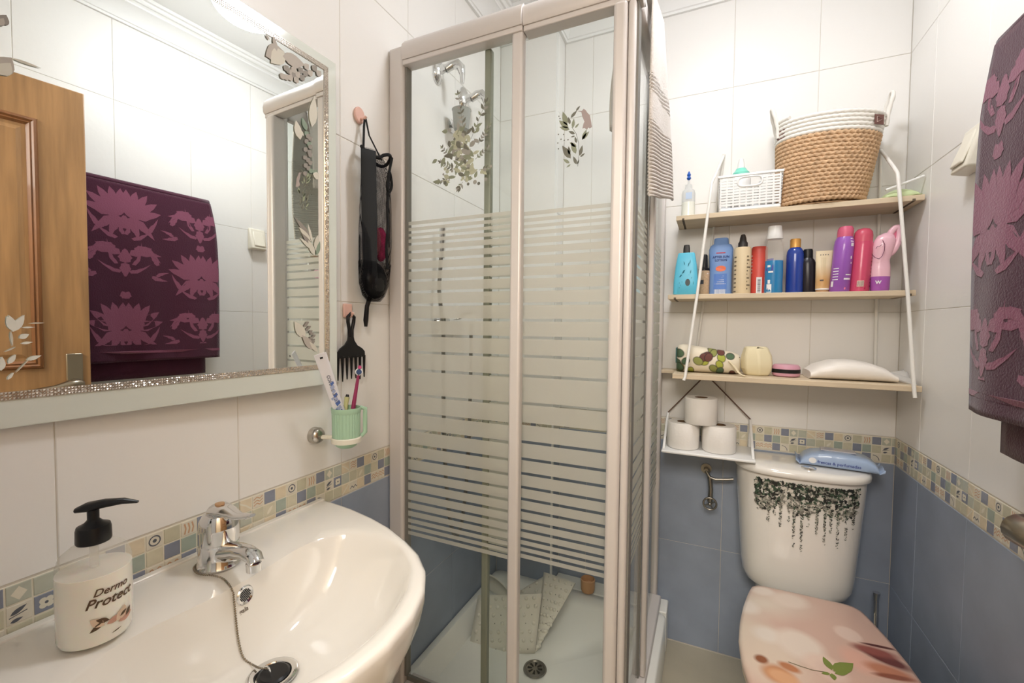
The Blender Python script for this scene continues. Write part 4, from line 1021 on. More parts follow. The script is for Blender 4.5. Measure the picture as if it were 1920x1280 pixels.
M_dkp = mat('dark_print', (50, 52, 60), rough=0.6); M_wp = mat('white_print', (238, 238, 238), rough=0.6); M_navp = mat('navy_print', (40, 60, 120), rough=0.6)
# 1 turquoise shampoo
M_turq = M_('turquoise_plastic', (98, 196, 226), rough=0.35)
t, F_, w, h = bottle('shampoo_bottle', 'turquoise flat bottle with a dark plant print and black cap, at the left shelf end', 'bottle', 1262, 1309, 475, S2, 1.62, M_turq, [(0.9, 0), (1.0, 0.02), (0.98, 0.3), (0.84, 0.7), (0.68, 0.97), (0.62, 1.0)], M_blackp, [(0.26, 1.001), (0.26, 1.10), (0.22, 1.19), (0.1, 1.20)], sy=0.5, square=0.55, group=G2)
b = MB(); tq_ = []
for (u, v, a, l) in [(-0.1, 0.70, 2.2, 0.3), (0.15, 0.66, 0.9, 0.35), (0.35, 0.72, 1.2, 0.3), (-0.35, 0.5, 0.6, 0.4), (0.35, 0.48, 1.1, 0.3), (-0.55, 0.42, 0.5, 0.3), (-0.5, 0.25, 1.5, 0.15), (-0.4, 0.2, 1.2, 0.12), (-0.3, 0.28, 1.4, 0.12), (-0.55, 0.16, 0.2, 0.12), (0.6, 0.22, 1.4, 0.25), (0.45, 0.38, 0.7, 0.12), (0.3, 0.45, 2.0, 0.1)]:
    du, dv = l*cos(a)*0.9, l*sin(a)*0.42
    tq_.append(([(u, v), (u+du*0.5-dv*0.25, v+dv*0.5+du*0.1), (u+du, v+dv), (u+du*0.5+dv*0.25, v+dv*0.5-du*0.1)], 0))
tq_.append(([(0.17+0.2*cos(i*pi/6), 0.29+0.085*sin(i*pi/6)) for i in range(12)], 1))
stamp(t, 'plant_print', F_, tq_, [mat('teal_dark_print', (22, 110, 130), rough=0.6), mat('brown_grey_print', (84, 92, 92), rough=0.6)])
# 2 little brown serum bottle
t, F_, w, h = bottle('serum_bottle', 'small beige bottle with a tall black cap behind the shelf rod', 'bottle', 1308, 1330, 508, S2, 1.66, M_('beige_label', (196, 168, 138), rough=0.5, var=0.15, vscale=180), [(0.9, 0), (1, 0.03), (1, 0.98), (0.9, 1.0)], M_blackp, [(0.95, 1.001), (0.95, 1.08), (0.62, 1.12), (0.55, 1.62), (0.4, 1.66)], sy=0.9, group=G2)
stamp(t, 'label_band', F_, [(rectp(-0.85, 0.86, 0.85, 1.0), 0), (rectp(-0.85, 0.45, 0.0, 0.62), 1)], [M_wp, M_dkp])
# 3 after sun
M_ltb = M_('pale_blue_plastic', (118, 152, 206), rough=0.4)
t, F_, w, h = bottle('after_sun_bottle', 'pale blue after sun lotion bottle with an orange spot', 'bottle', 1327, 1373, 447, S2, 1.665, M_ltb, [(0.9, 0), (0.95, 0.02), (0.9, 0.3), (0.93, 0.55), (1, 0.8), (0.86, 0.87), (0.62, 0.90), (0.58, 0.985), (0.5, 1.0)], sy=0.5, square=0.25, group=G2)
lettering(t, F_, w, h, 'AFTER SUN', 0, 0.645, 0.0105, M_navp, bold=0.0003); lettering(t, F_, w, h, 'LOTION', 0, 0.59, 0.0105, M_navp, bold=0.0003)
stamp(t, 'label_print', F_, [([(0.48*cos(i*pi/8)*(1 if abs(cos(i*pi/8)) < .8 else .95), 0.46+0.05*sin(i*pi/8)) for i in range(16)], 0), (rectp(-0.4, 0.725, 0.35, 0.74), 1), (rectp(-0.6, 0.1, 0.55, 0.37), 2)]+[(rectp(-0.5, 0.33-0.035*i, 0.45, 0.338-0.035*i), 3) for i in range(5)]+[(rectp(-0.5+0.08*i, 0.01, -0.46+0.08*i, 0.10, 1), 3) for i in range(12)], [mat('orange_print', (236, 120, 84), rough=0.5), mat('red_print', (190, 60, 70), rough=0.6), mat('mid_blue_print', (88, 128, 200), rough=0.5), M_wp])
# 4 beige spray
t, F_, w, h = bottle('spray_bottle', 'beige cylindrical spray bottle with a dark grey pump', 'bottle', 1374, 1407, 464, S2, 1.655, M_('beige_bottle', (222, 202, 166), rough=0.45), RND+[(1, 0.95), (0.9, 0.99), (0.6, 1.0)], M_('charcoal_plastic', (52, 48, 48), rough=0.4), [(0.55, 1.001), (0.55, 1.09), (0.42, 1.12), (0.36, 1.2), (0.25, 1.26), (0.18, 1.27)], sy=0.95, group=G2)
rr3 = random.Random(8); stamp(t, 'label_print', F_, [(rectp(-0.95+0.01*(i % 3), 0.05+0.09*i, -0.72, 0.08+0.09*i, 2), 0) for i in range(9)]+[(rectp(0.45, 0.10+0.075*i, 0.5+0.35*rr3.random(), 0.13+0.075*i, 2), 0) for i in range(10)], [mat('olive_grey_print', (120, 104, 80), rough=0.6)])
# 5 red tube
t, F_, w, h = bottle('shower_gel_bottle', 'coral red bottle with a white barcode label', 'bottle', 1406, 1438, 463, S2, 1.68, M_('coral_red', (214, 84, 72), rough=0.4), [(0.95, 0), (1, 0.02), (1, 0.38), (0.97, 0.4), (0.97, 0.92), (0.92, 0.98), (0.8, 1.0)], sy=0.7, group=G2)
stamp(t, 'barcode_label', F_, [(rectp(-0.35, 0.02, 0.3, 0.36), 0)]+[(rectp(-0.2, 0.05+0.025*i, 0.15, 0.062+0.025*i), 1) for i in range(11)]+[(rectp(-0.98, 0.45+0.07*i, -0.85, 0.47+0.07*i, 2), 0) for i in range(6)], [M_wp, M_dkp])
# 6 mouthwash
t, F_, w, h = bottle('mouthwash_bottle', 'clear mouthwash bottle half full of blue liquid with a white cup cap', 'bottle', 1432, 1467, 449, S2, 1.635, M_('blue_liquid', (44, 128, 182), rough=0.15, coat=0.6), [(0.9, 0), (1, 0.03), (0.97, 0.2), (1, 0.4), (0.97, 0.60), (0.9, 0.601)], M_whitep, [(0.88, 1.0), (0.92, 1.01), (0.74, 1.20), (0.72, 1.235), (0.6, 1.24)], sy=0.8, group=G2)
xc_ = at(1449.5, 549, 1, 1.635).x
b = MB(); b.loft([[(xc_+w/2*r_*cos(2*pi*i/32), 1.635+w/2*r_*0.8*sin(2*pi*i/32), S2+h*z_) for i in range(32)] for r_, z_ in [(0.97, 0.602), (0.97, 0.8), (0.9, 0.88), (0.78, 0.93), (0.72, 0.999)]], cap=(False, False)); b.build('clear_shoulder', M_clearp, t, smooth=60)
stamp(t, 'label_print', F_, [(rectp(-0.9, 0.42, -0.15, 0.64), 0), (rectp(-0.8, 0.02, -0.3, 0.17), 1), (rectp(-0.7, 0.18, -0.45, 0.25), 1), (rectp(-0.75, 0.48, -0.45, 0.52), 1), (rectp(-0.65, 0.38, -0.15, 0.41), 1)], [mat('purple_blue_print', (70, 70, 160), rough=0.5), M_wp])
# 7 blue bottle gold cap
M_navy = M_('royal_blue', (30, 62, 150), rough=0.25, coat=0.4)
bottle('body_spray', 'royal blue round-shouldered bottle with a gold cap', 'bottle', 1472, 1505, 465, S2, 1.655, M_navy, RND+[(1, 0.84), (0.93, 0.92), (0.78, 0.97), (0.6, 1.0)], M_('gold_plastic', (214, 160, 84), rough=0.35, metal=0.3), [(0.62, 1.001), (0.62, 1.17), (0.55, 1.19)], sy=0.9, group=G2)
# 8 black bottle
bottle('black_bottle', 'black slim bottle standing between the royal blue bottle and the cream tube', 'bottle', 1501, 1530, 484, S2, 1.655, M_('near_black', (26, 22, 32), rough=0.3), RND+[(1, 0.84), (0.85, 0.93), (0.6, 1.0)], M_blackp, [(0.62, 1.001), (0.62, 1.2), (0.55, 1.25)], sy=0.7, group=G2, tilt=-0.03)
# 9 cream tube, standing on its cap
xa, xb = at(1528, 549, 1, 1.64).x, at(1555, 549, 1, 1.64).x; xt0, xt1 = at(1530, 470, 1, 1.64).x, at(1562, 470, 1, 1.64).x; zt = at(1545, 470, 1, 1.64).z
t = thing('cream_tube', 'cream and gold tube standing on its cap beside the purple can', 'tube', ((xa+xb)/2, 1.64, S2), G2)
M_tube = M_('cream_gold_tube', (226, 210, 176), rough=0.4)
def tubering(f, n=28):
    c = ((xa+xb)/2)*(1-f)+((xt0+xt1)/2)*f; hw = ((xb-xa)/2)*(1-f)+((xt1-xt0)/2)*f; z_ = S2+0.013+(zt-S2-0.013)*f; th = 0.014*(1-f)+0.0012*f
    return [(c+hw*cos(2*pi*i/n), 1.64+th*sin(2*pi*i/n), z_) for i in range(n)]
b = MB(); b.loft([tubering(f) for f in (0, 0.25, 0.5, 0.75, 1.0)]); b.build('tube_body', M_tube, t, smooth=50)
b = MB(); c_ = ((xa+xb)/2, 1.64, S2+0.0005); b.lathe([(0.0175, 0), (0.0175, 0.008), (0.0165, 0.0085)], c_, 28, sy=0.9); b.build('tube_cap', M_('bronze_plastic', (180, 140, 100), rough=0.35), t)
b = MB(); b.lathe([(0.0185, 0.0086), (0.0185, 0.0125)], c_, 28, sy=0.9); b.build('cap_rim', M_whitep, t)
add_layers(M_tube, [(0.0, 0.03, 0.03, 0.035, 0, 0.7, (196, 150, 92))], (0, 2))
def FT(u, v, lift=0.0005):
    z_ = S2+0.013+(zt-S2-0.013)*v; c = ((xa+xb)/2)*(1-v)+((xt0+xt1)/2)*v; hw = ((xb-xa)/2)*(1-v)+((xt1-xt0)/2)*v; th = 0.014*(1-v)+0.0012*v
    return V((c+hw*u, 1.64-th*sqrt(max(0, 1-u*u))-lift, z_))
stamp(t, 'label_print', FT, [(rectp(-0.5+0.3*i, 0.88, -0.38+0.3*i, 0.90, 1), 0) for i in range(4)]+[(rectp(-0.3+0.16*i, 0.35, -0.27+0.16*i, 0.82, 1), 1) for i in range(4)]+[(rectp(-0.5, 0.20, 0.0, 0.23, 2), 0)], [M_dkp, mat('tan_print', (190, 170, 130), rough=0.6)])
# 10, 11 aerosols
t, F_, w, h = bottle('deodorant_can', 'purple aerosol can with a pink cap and small white print', 'can', 1554, 1592, 446, S2, 1.63, M_('purple_can', (156, 92, 186), rough=0.3, coat=0.3), [(0.95, 0), (1, 0.01), (1, 0.85), (0.95, 0.93), (0.78, 1.0)], M_('pink_cap', (214, 100, 130), rough=0.4), [(0.78, 1.001), (0.80, 1.08), (0.78, 1.15), (0.62, 1.19), (0.3, 1.20)], sy=1.0, group=G2, tilt=0.06)
stamp(t, 'label_print', F_, [(rectp(-1, 0.0, 1, 0.085, 12), 0), (rectp(0.45, 0.90, 0.8, 0.97, 2), 1), (rectp(0.5, 0.82, 0.8, 0.88, 2), 1), (rectp(0.1, 0.22, 0.75, 0.25, 3), 1), (rectp(0.25, 0.30, 0.8, 0.32, 3), 1), (rectp(-0.95, 0.1, -0.8, 0.2, 1), 1)]+[(rectp(-0.9, 0.22+0.05*i, -0.45, 0.235+0.05*i, 2), 1) for i in range(5)]+[([(0.65+0.08*cos(i*pi/4), 0.62+0.03*sin(i*pi/4)) for i in range(8)], 1), ([(0.7+0.06*cos(i*pi/4), 0.52+0.02*sin(i*pi/4)) for i in range(8)], 1)], [mat('pink_print', (240, 130, 160), rough=0.4), M_wp])
t, F_, w, h = bottle('deodorant_can', 'rose red aerosol can with a rounded red cap', 'can', 1590, 1629, 455, S2, 1.635, M_('rose_can', (206, 74, 108), rough=0.3, coat=0.3), [(0.95, 0), (1, 0.01), (1, 0.95), (0.95, 1.0)], M_('rose_cap', (206, 84, 108), rough=0.35), [(0.94, 1.001), (0.93, 1.12), (0.86, 1.2), (0.6, 1.26), (0.2, 1.28)], sy=1.0, group=G2, tilt=0.04)
stamp(t, 'label_print', F_, [(rectp(-1, 0.0, 1, 0.09, 12), 0), (rectp(-0.45, 0.10, 0.2, 0.22, 2), 1)]+[(rectp(-0.42+0.08*i, 0.11, -0.39+0.08*i, 0.21, 1), 2) for i in range(8)]+[(rectp(0.8, 0.1+0.07*i, 0.95, 0.12+0.07*i, 1), 3) for i in range(10)], [mat('crimson_print', (190, 24, 80), rough=0.4), mat('cream_print', (236, 206, 190), rough=0.5), M_dkp, mat('dark_red_print', (120, 30, 50), rough=0.5)])
# 12 pink bottle with a loop and smiling line face
YL = 1.63; x0_, x1_ = at(1630, 549, 1, YL).x, at(1668, 549, 1, YL).x; xc = (x0_+x1_)/2; hw = (x1_-x0_)/2; zp = at(1650, 519, 1, YL).z; zh = at(1655, 437, 1, YL).z
t = thing('pink_bottle', 'baby pink bubble-shaped bottle with a purple base and a loop on its shoulder', 'bottle', (xc, YL, S2), G2)
M_bp = M_('baby_pink', (240, 192, 206), rough=0.25, coat=0.5); M_pur = M_('purple_plastic', (170, 92, 180), rough=0.3, coat=0.4)
def rg2(r_, z_, dx=0, n=32): return [(xc+dx+hw*r_*cos(2*pi*i/n), YL+0.017*r_*sin(2*pi*i/n), z_) for i in range(n)]
b = MB(); b.loft([rg2(0.85, S2+0.0005), rg2(0.95, S2+0.006), rg2(1.0, zp)]); b.build('bottle_base', M_pur, t)
H_ = zh-zp; b = MB(); b.loft([rg2(1.0, zp+0.0002), rg2(0.98, zp+H_*0.22), rg2(0.88, zp+H_*0.38, 0.0), rg2(0.98, zp+H_*0.5, 0.002), rg2(1.12, zp+H_*0.68, 0.004), rg2(1.06, zp+H_*0.84, 0.008), rg2(0.8, zp+H_*0.94, 0.010), rg2(0.3, zp+H_*1.0, 0.012)]); b.build('bottle_body', M_bp, t, smooth=60)
pa = at(1676, 445, 1, YL); b = MB(); b.M = Matrix.Translation(pa) @ Matrix.Rotation(0.25, 4, 'Y')
b.tube([(0.013*cos(a), 0, 0.040*sin(a)-0.01) for a in [2*pi*i/24 for i in range(25)]], 0.0065, 10, flat=1.3); b.build('shoulder_loop', M_bp, t, smooth=60)
b = MB(); b.M = Matrix.Translation(pa) @ Matrix.Rotation(0.25, 4, 'Y'); b.lathe([(0.0085, -0.0015), (0.0085, 0.0015)], (0, 0, 0), 20); 
b = MB(); b.M = Matrix.Translation(pa) @ Matrix.Rotation(0.25, 4, 'Y'); b.sphere((0, 0, -0.01), 0.011, 16, 8, sc=(0.8, 0.25, 3.0)); b.build('loop_inset', M_('rose_inset', (216, 112, 140), rough=0.4), t)
def fl_(px, py): return at(px, py, 1, YL-0.0205)
M_ln = mat('plum_line', (110, 52, 84), rough=0.5)
b = MB(); b.tube([fl_(*p) for p in [(1636, 478), (1641, 483), (1648, 485), (1654, 480), (1658, 470), (1659, 458), (1655, 450)]], 0.0008, 6); b.build('face_line', M_ln, t)
b = MB(); b.tube([fl_(*p) for p in [(1642, 466), (1645, 462), (1649, 462), (1654, 458)]], 0.0008, 6); b.build('face_line', M_ln, t)
lt_ = lambda x, y: V((xc-hw*0.35+x, YL-0.0172-0.0003, S2+0.022+y))
b = MB(); text_into(b, 'W', 0.013, lt_, bold=0.0006); b.build('lettering', M_wp, t, smooth=0, recalc=False)

# ------------------------------------------------------------------ bottom shelf
ZB = S3
def pouch(name, label, cat, path_x, yc, zf, hd, m, n=20, group=None):
    pass
t = thing('toiletry_pouch', 'cream zip pouch with green, brown and lime blotch print on the bottom shelf', 'pouch', (0.80, 1.64, ZB))
xA, xB = at(1268, 690, 1, 1.62).x, at(1388, 690, 1, 1.62).x
M_camo = mat('camo_cloth', (232, 222, 200), rough=0.8, bump=0.3, bscale=90)
R5 = random.Random(12); lay = []
cols = [(108, 66, 58), (86, 110, 82), (170, 176, 74), (60, 44, 40), (146, 150, 84)]
pts5 = []
for i in range(26):
    u, v = R5.uniform(-0.09, 0.11), R5.uniform(0.0, 0.09)
    c = cols[i % 5] if i % 5 != 3 else cols[R5.randrange(5)]
    r = R5.uniform(0.008, 0.013); a = R5.uniform(0, 3)
    lay.append((u, v, r*1.3+0.002, r+0.002, a, 0.12, (48, 38, 34))); lay.append((u, v, r*1.3, r, a, 0.12, c))
add_layers(M_camo, lay[:40], (0, 2))
b = MB(); rg = []
zt_ = [0.0, 0.03, 0.10, 0.5, 0.85, 0.97, 1.0]
for k, s in enumerate(zt_):
    x = xA+(xB-xA)*s; hh = (0.098-0.030*s)*(0.80 if k in (0, 6) else (0.93 if k in (1, 5) else 1)); dd = 0.058*(0.35 if k in (0, 6) else (0.75 if k in (1, 5) else 1))
    rg.append([(x, 1.645+dd*cos(a)*(abs(cos(a))**-0.25 if abs(cos(a)) > 0.05 else 1), ZB+0.0006+hh*(0.5-0.5*cos(1) if False else 0.5+0.5*math.copysign(abs(sin(a))**0.75, sin(a)))) for a in [2*pi*i/28 for i in range(28)]])
b.loft(rg); b.build('pouch_body', M_camo, t, smooth=60)
b = MB(); b.tube([(xA+0.004, 1.64, ZB+0.086), ((xA+xB)/2, 1.62, ZB+0.081), (xB-0.002, 1.62, ZB+0.056)], 0.0022, 6, flat=0.6); b.build('zipper', M_dkp, t)
b = MB(); b.tube(catmull([V((xB-0.035, 1.588, ZB+0.045)), V((xB-0.02, 1.575, ZB+0.03)), V((xB-0.006, 1.56, ZB+0.010)), V((xB+0.004, 1.545, ZB+0.004)), V((xB+0.010, 1.538, ZB+0.003))], 0.004), 0.0045, 8, flat=0.5); b.build('wrist_strap', M_('strap_cream', (222, 208, 176), rough=0.9), t, smooth=60)
b = MB(); b.box((xA-0.003, 1.62, ZB+0.03), (xA+0.001, 1.68, ZB+0.082)); b.build('end_tab', M_('teal_cloth', (70, 104, 100), rough=0.9), t, bevel=0.001)
# cream pouch
xC, xD = at(1389, 700, 1, 1.60).x, at(1452, 700, 1, 1.60).x
t = thing('makeup_bag', 'small cream satin makeup bag beside the blotch print pouch', 'bag', ((xC+xD)/2, 1.62, ZB))
b = MB(); hx = (xD-xC)/2; xm = (xC+xD)/2; R6 = random.Random(2); rg = []
for k, (z_, r_, dx) in enumerate([(0.0005, 0.72, 0), (0.004, 0.86, 0), (0.022, 1.0, 0.0), (0.040, 1.04, 0), (0.064, 0.98, -0.002), (0.088, 0.78, -0.004), (0.093, 0.70, -0.004)]):
    n = 7
    rg.append([(xm+dx+hx*r_*cos(2*pi*i/n+0.3)*(1+0.04*R6.uniform(-1, 1)), 1.625+0.042*r_*sin(2*pi*i/n+0.3)*(1+0.05*R6.uniform(-1, 1)), ZB+z_) for i in range(n)])
b.loft(rg); b.build('bag_body', M_('cream_satin', (228, 216, 180), rough=0.55, bump=0.5, bscale=45), t, smooth=20, bevel=0.005, segs=3)
# pink and black round case
xE, xF = at(1448, 690, 1, 1.62).x, at(1502, 690, 1, 1.62).x; xm = (xE+xF)/2; r_ = (xF-xE)/2
t = thing('round_case', 'round pink case with a black band on the bottom shelf', 'case', (xm, 1.63, ZB))
M_pc = M_('dusty_pink_plastic', (206, 152, 168), rough=0.4)
b = MB(); b.lathe([(r_*0.8, 0.0005), (r_*0.97, 0.004), (r_, 0.010), (r_, 0.0125)], (xm, 1.63, ZB), 40); b.build('case_base', M_pc, t)
b = MB(); b.lathe([(r_*1.01, 0.0127), (r_*1.01, 0.0245)], (xm, 1.63, ZB), 40); b.build('case_band', M_blackp, t)
b = MB(); b.lathe([(r_, 0.0247), (r_*0.98, 0.032), (r_*0.85, 0.038), (0.001, 0.040)], (xm, 1.63, ZB), 40); b.build('case_lid', M_pc, t)
# white plastic bag parcel
xG, xH = at(1518, 715, 1, 1.585).x, at(1682, 722, 1, 1.585).x
M_film = M_('milky_film', (240, 234, 226), rough=0.35, spec=0.6, bump=0.8, bscale=26)
t = thing('plastic_parcel', 'white film-wrapped pack lying at the right end of the bottom shelf', 'package', ((xG+xH)/2, 1.63, ZB))
b = MB(); rg = []
for s in [0, 0.03, 0.10, 0.3, 0.5, 0.7, 0.88, 0.97, 1.0]:
    x = xG+(xH-xG)*s; e = min(1, (sin(pi*min(max(s, 0.02), 0.98)))**0.35); hh = 0.064*e*(1-0.12*s); dd = 0.075*(0.85+0.15*e)
    rg.append([(x, 1.64+dd*math.copysign(abs(cos(a))**0.5, cos(a)), ZB+0.0006+hh*(0.5+0.5*math.copysign(abs(sin(a))**0.8, sin(a)))) for a in [2*pi*i/32 for i in range(32)]])
b.loft(rg); b.build('wrapped_pack', M_film, t, smooth=50)
b = MB(); R7 = random.Random(3)
b.grid(lambda u, v: V((xH-0.012+0.055*u, 1.58+0.10*v, ZB+0.002+0.030*(1-u)*sin(pi*v)*0.6+0.035*u*(v**2)+0.006*sin(13*v+5*u)+0.002)), 8, 14)
b.build('loose_film_end', veil('loose_film', (240, 238, 234), see=0.35, transl=0.4), t, smooth=60, solid=0.0006, recalc=False)

# ------------------------------------------------------------------ top shelf
xI = at(1290, 405, 1, 1.63).x
t = thing('saline_bottle', 'clear squeeze bottle with a blue nozzle at the left end of the top shelf', 'bottle', (xI, 1.63, S1))
b = MB(); b.lathe([(0.018, 0.0006), (0.0215, 0.003), (0.0215, 0.052)], (xI, 1.63, S1), 28, sy=0.8); b.build('liquid', M_('cloudy_liquid', (236, 238, 228), rough=0.2, coat=0.4), t)
b = MB(); b.lathe([(0.0217, 0.052), (0.0217, 0.082), (0.019, 0.092), (0.012, 0.098), (0.0115, 0.106), (0.011, 0.112), (0.004, 0.114), (0.003, 0.130)], (xI, 1.63, S1), 28, sy=0.8, cap=(False, False)); b.build('bottle_wall', veil('cloudy_plastic', (238, 240, 240), see=0.4, transl=0.4), t, smooth=50)
b = MB(); b.lathe([(0.003, 0.128), (0.0075, 0.134), (0.0045, 0.140), (0.0065, 0.146), (0.003, 0.154), (0.001, 0.158)], (xI, 1.63, S1), 20); b.build('nozzle', M_('cobalt_plastic', (40, 96, 190), rough=0.35), t)
b = MB(); b.box((xI-0.008, 1.6118, S1+0.060), (xI+0.012, 1.6124, S1+0.082)); b.build('blue_label', mat('faint_blue_print', (190, 208, 232), rough=0.5), t)
# white plastic basket
xJ, xK = at(1349, 388, 1, 1.60).x, at(1463, 380, 1, 1.60).x
BZ = 0.118; by0, by1 = 1.592, 1.725
t = thing('plastic_basket', 'white woven-look plastic basket with a cut-out handle on the top shelf', 'basket', ((xJ+xK)/2, 1.65, S1))
def lat(name, P0, U_, w_, tp):
    """lattice side wall; tp = outward flare at top"""
    b = MB(); Nn = V((U_.y, -U_.x, 0)); th = 0.0022
    def P(u, z_, o_=0): return P0+U_*u+Z*z_+Nn*(tp*z_/BZ+o_)
    handle = name == 'front_wall'
    for i in range(11):
        z0 = 0.018+i*0.0088
        if z0 > BZ-0.012: break
        segs_ = [(0.0, w_)]
        if handle and 0.072 < z0 < 0.108: segs_ = [(0, w_*0.30), (w_*0.70, w_)]
        for (a, c) in segs_:
            b.loft([[P(a, z0, -th), P(a, z0, th*0.3), P(a, z0+0.0060, th*0.6), P(a, z0+0.0060, -th)], [P(c, z0, -th), P(c, z0, th*0.6), P(c, z0+0.0060, th*0.6), P(c, z0+0.0060, -th)]])
    nv = max(3, int(w_/0.0175))
    for k in range(nv+1):
        u = (w_-0.0045)*k/nv
        zz = BZ-0.010
        if handle and w_*0.30 < u+0.003 < w_*0.70: zz = 0.072
        b.loft([[P(u, 0.012, -th*0.5), P(u+0.0045, 0.012, -th*0.5), P(u+0.0045, 0.012, th*0.3), P(u, 0.012, th*0.3)], [P(u, zz, -th*0.5), P(u+0.0045, zz, -th*0.5), P(u+0.0045, zz, th*0.3), P(u, zz, th)]])
    if handle:
        rg_ = [P(w_*0.5+w_*0.215*cos(a)*(1.0), 0.090+0.0155*sin(a), 0.001) for a in [2*pi*i/28 for i in range(29)]]
        b.tube([P(w_*0.5+w_*0.2*math.copysign(abs(cos(a))**0.5, cos(a)), 0.090+0.0150*math.copysign(abs(sin(a))**0.8, sin(a)), 0.001) for a in [2*pi*i/28 for i in range(29)]], 0.0032, 8)
    o = b.build(name, M_whitep, t, smooth=30); o['kind'] = 'stuff'; return o
lat('front_wall', V((xJ, by0, S1)), X, xK-xJ, 0.003)
lat('side_wall', V((xJ, by1, S1)), -Y, by1-by0, 0.003); lat('side_wall', V((xK, by0, S1)), Y, by1-by0, 0.003); lat('back_wall', V((xK, by1, S1)), -X, xK-xJ, 0.003)
b = MB(); b.box((xJ-0.001, by0-0.001, S1+0.0005), (xK+0.001, by1+0.001, S1+0.013)); b.build('basket_base', M_whitep, t, bevel=0.004)
rim_ = [V((xJ-0.003, by0-0.003, S1+BZ-0.006)), V((xK+0.003, by0-0.003, S1+BZ-0.006)), V((xK+0.003, by1+0.003, S1+BZ-0.006)), V((xJ-0.003, by1+0.003, S1+BZ-0.006))]
b = MB(); o1 = [[(p+V((sx*d, sy*d, z_))) for p, (sx, sy) in zip(rim_, ((-1, -1), (1, -1), (1, 1), (-1, 1)))] for d, z_ in ((-0.002, -0.004), (0.004, -0.004), (0.004, 0.004), (-0.002, 0.004), (-0.002, -0.004))]
b.loft(o1, cap=(False, False)); b.build('basket_rim', M_whitep, t, bevel=0.0015)
# things in the basket
xT = at(1390, 300, 1, 1.66).x; zT = at(1388, 272, 1, 1.66).z
t = thing('lotion_bottle', 'white bottle with a mint green collar standing in the white plastic basket', 'bottle', (xT, 1.66, S1+0.0135))
b = MB(); b.lathe([(0.026, 0), (0.030, 0.004), (0.030, 0.105), (0.024, 0.116)], (xT, 1.66, S1+0.0135), 28); b.build('bottle_body', M_whitep, t)
b = MB(); b.lathe([(0.026, 0.1165), (0.026, 0.125), (0.018, 0.134), (0.015, 0.140)], (xT, 1.66, S1+0.0135), 28); b.build('collar', M_('mint_collar', (128, 216, 196), rough=0.35), t)
b = MB(); b.lathe([(0.012, 0.1405), (0.010, 0.158), (0.007, 0.172), (0.003, 0.174)], (xT, 1.66, S1+0.0135), 20); b.build('tip', M_whitep, t)
t = thing('lotion_bottle', 'small clear-topped jar showing over the right rim of the white plastic basket', 'jar', (xK-0.022, 1.67, S1+0.0135))
b = MB(); b.lathe([(0.018, 0), (0.020, 0.003), (0.020, 0.095), (0.016, 0.1)], (xK-0.034, 1.67, S1+0.0135), 24); b.build('jar_body', M_whitep, t)
b = MB(); b.lathe([(0.015, 0.1005), (0.017, 0.108), (0.014, 0.116), (0.004, 0.120)], (xK-0.034, 1.67, S1+0.0135), 24); b.build('jar_cap', M_('clear_grey_cap', (226, 226, 224), rough=0.2), t)
# woven basket
xL, xR = at(1462, 385, 1, 1.62).x, at(1622, 377, 1, 1.62).x; xq = (xL+xR)/2
WB0 = V((xq+0.000, 1.655, S1)); M_jute = M_('seagrass_rope', (202, 168, 132), rough=0.9, var=0.16, vscale=60, bump=0.4, bscale=300); M_cot = M_('cotton_rope', (234, 230, 222), rough=0.95, bump=0.3, bscale=300)
t = thing('rope_basket', 'woven seagrass basket with a white cotton rope rim and loop handles on the top shelf', 'basket', WB0)
ht = 0.262; nb_, nw_ = 17, 6; rx0, rx1 = (xR-xL)/2, (xR-xL)/2*1.25
pit = ht/(nb_+nw_)
def spiral(i0, i1, name, m, tw_):
    b = MB(); pts = []; N = 230
    for k in range(int((i1-i0)*N)+1):
        c = i0+k/N; f = c/(nb_+nw_); rx = rx0+(rx1-rx0)*(f**0.85); ry = min(0.068+0.020*f, 0.088); a = 2*pi*k/N
        z_ = pit*0.5+pit*c
        tl = -(z_/ht)*0.010*cos(a)
        pts.append(WB0+V((rx*cos(a)+0.018*f, ry*sin(a)-0.006, z_+tl)))
    b.tube(pts, pit*0.56, 8, twist=(1.3, tw_)); b.build(name, m, t, smooth=60)
spiral(0, nb_, 'seagrass_body', M_jute, 0.26); spiral(nb_, nb_+nw_-0.4, 'cotton_rim', M_cot, 0.12)
b = MB(); b.lathe([(1, 0.001), (1, 0.004)], (0, 0, 0), 40); b.v = [WB0+V((p.x*rx0*0.97, p.y*0.064-0.006, p.z)) for p in b.v]; b.build('basket_bottom', M_jute, t)
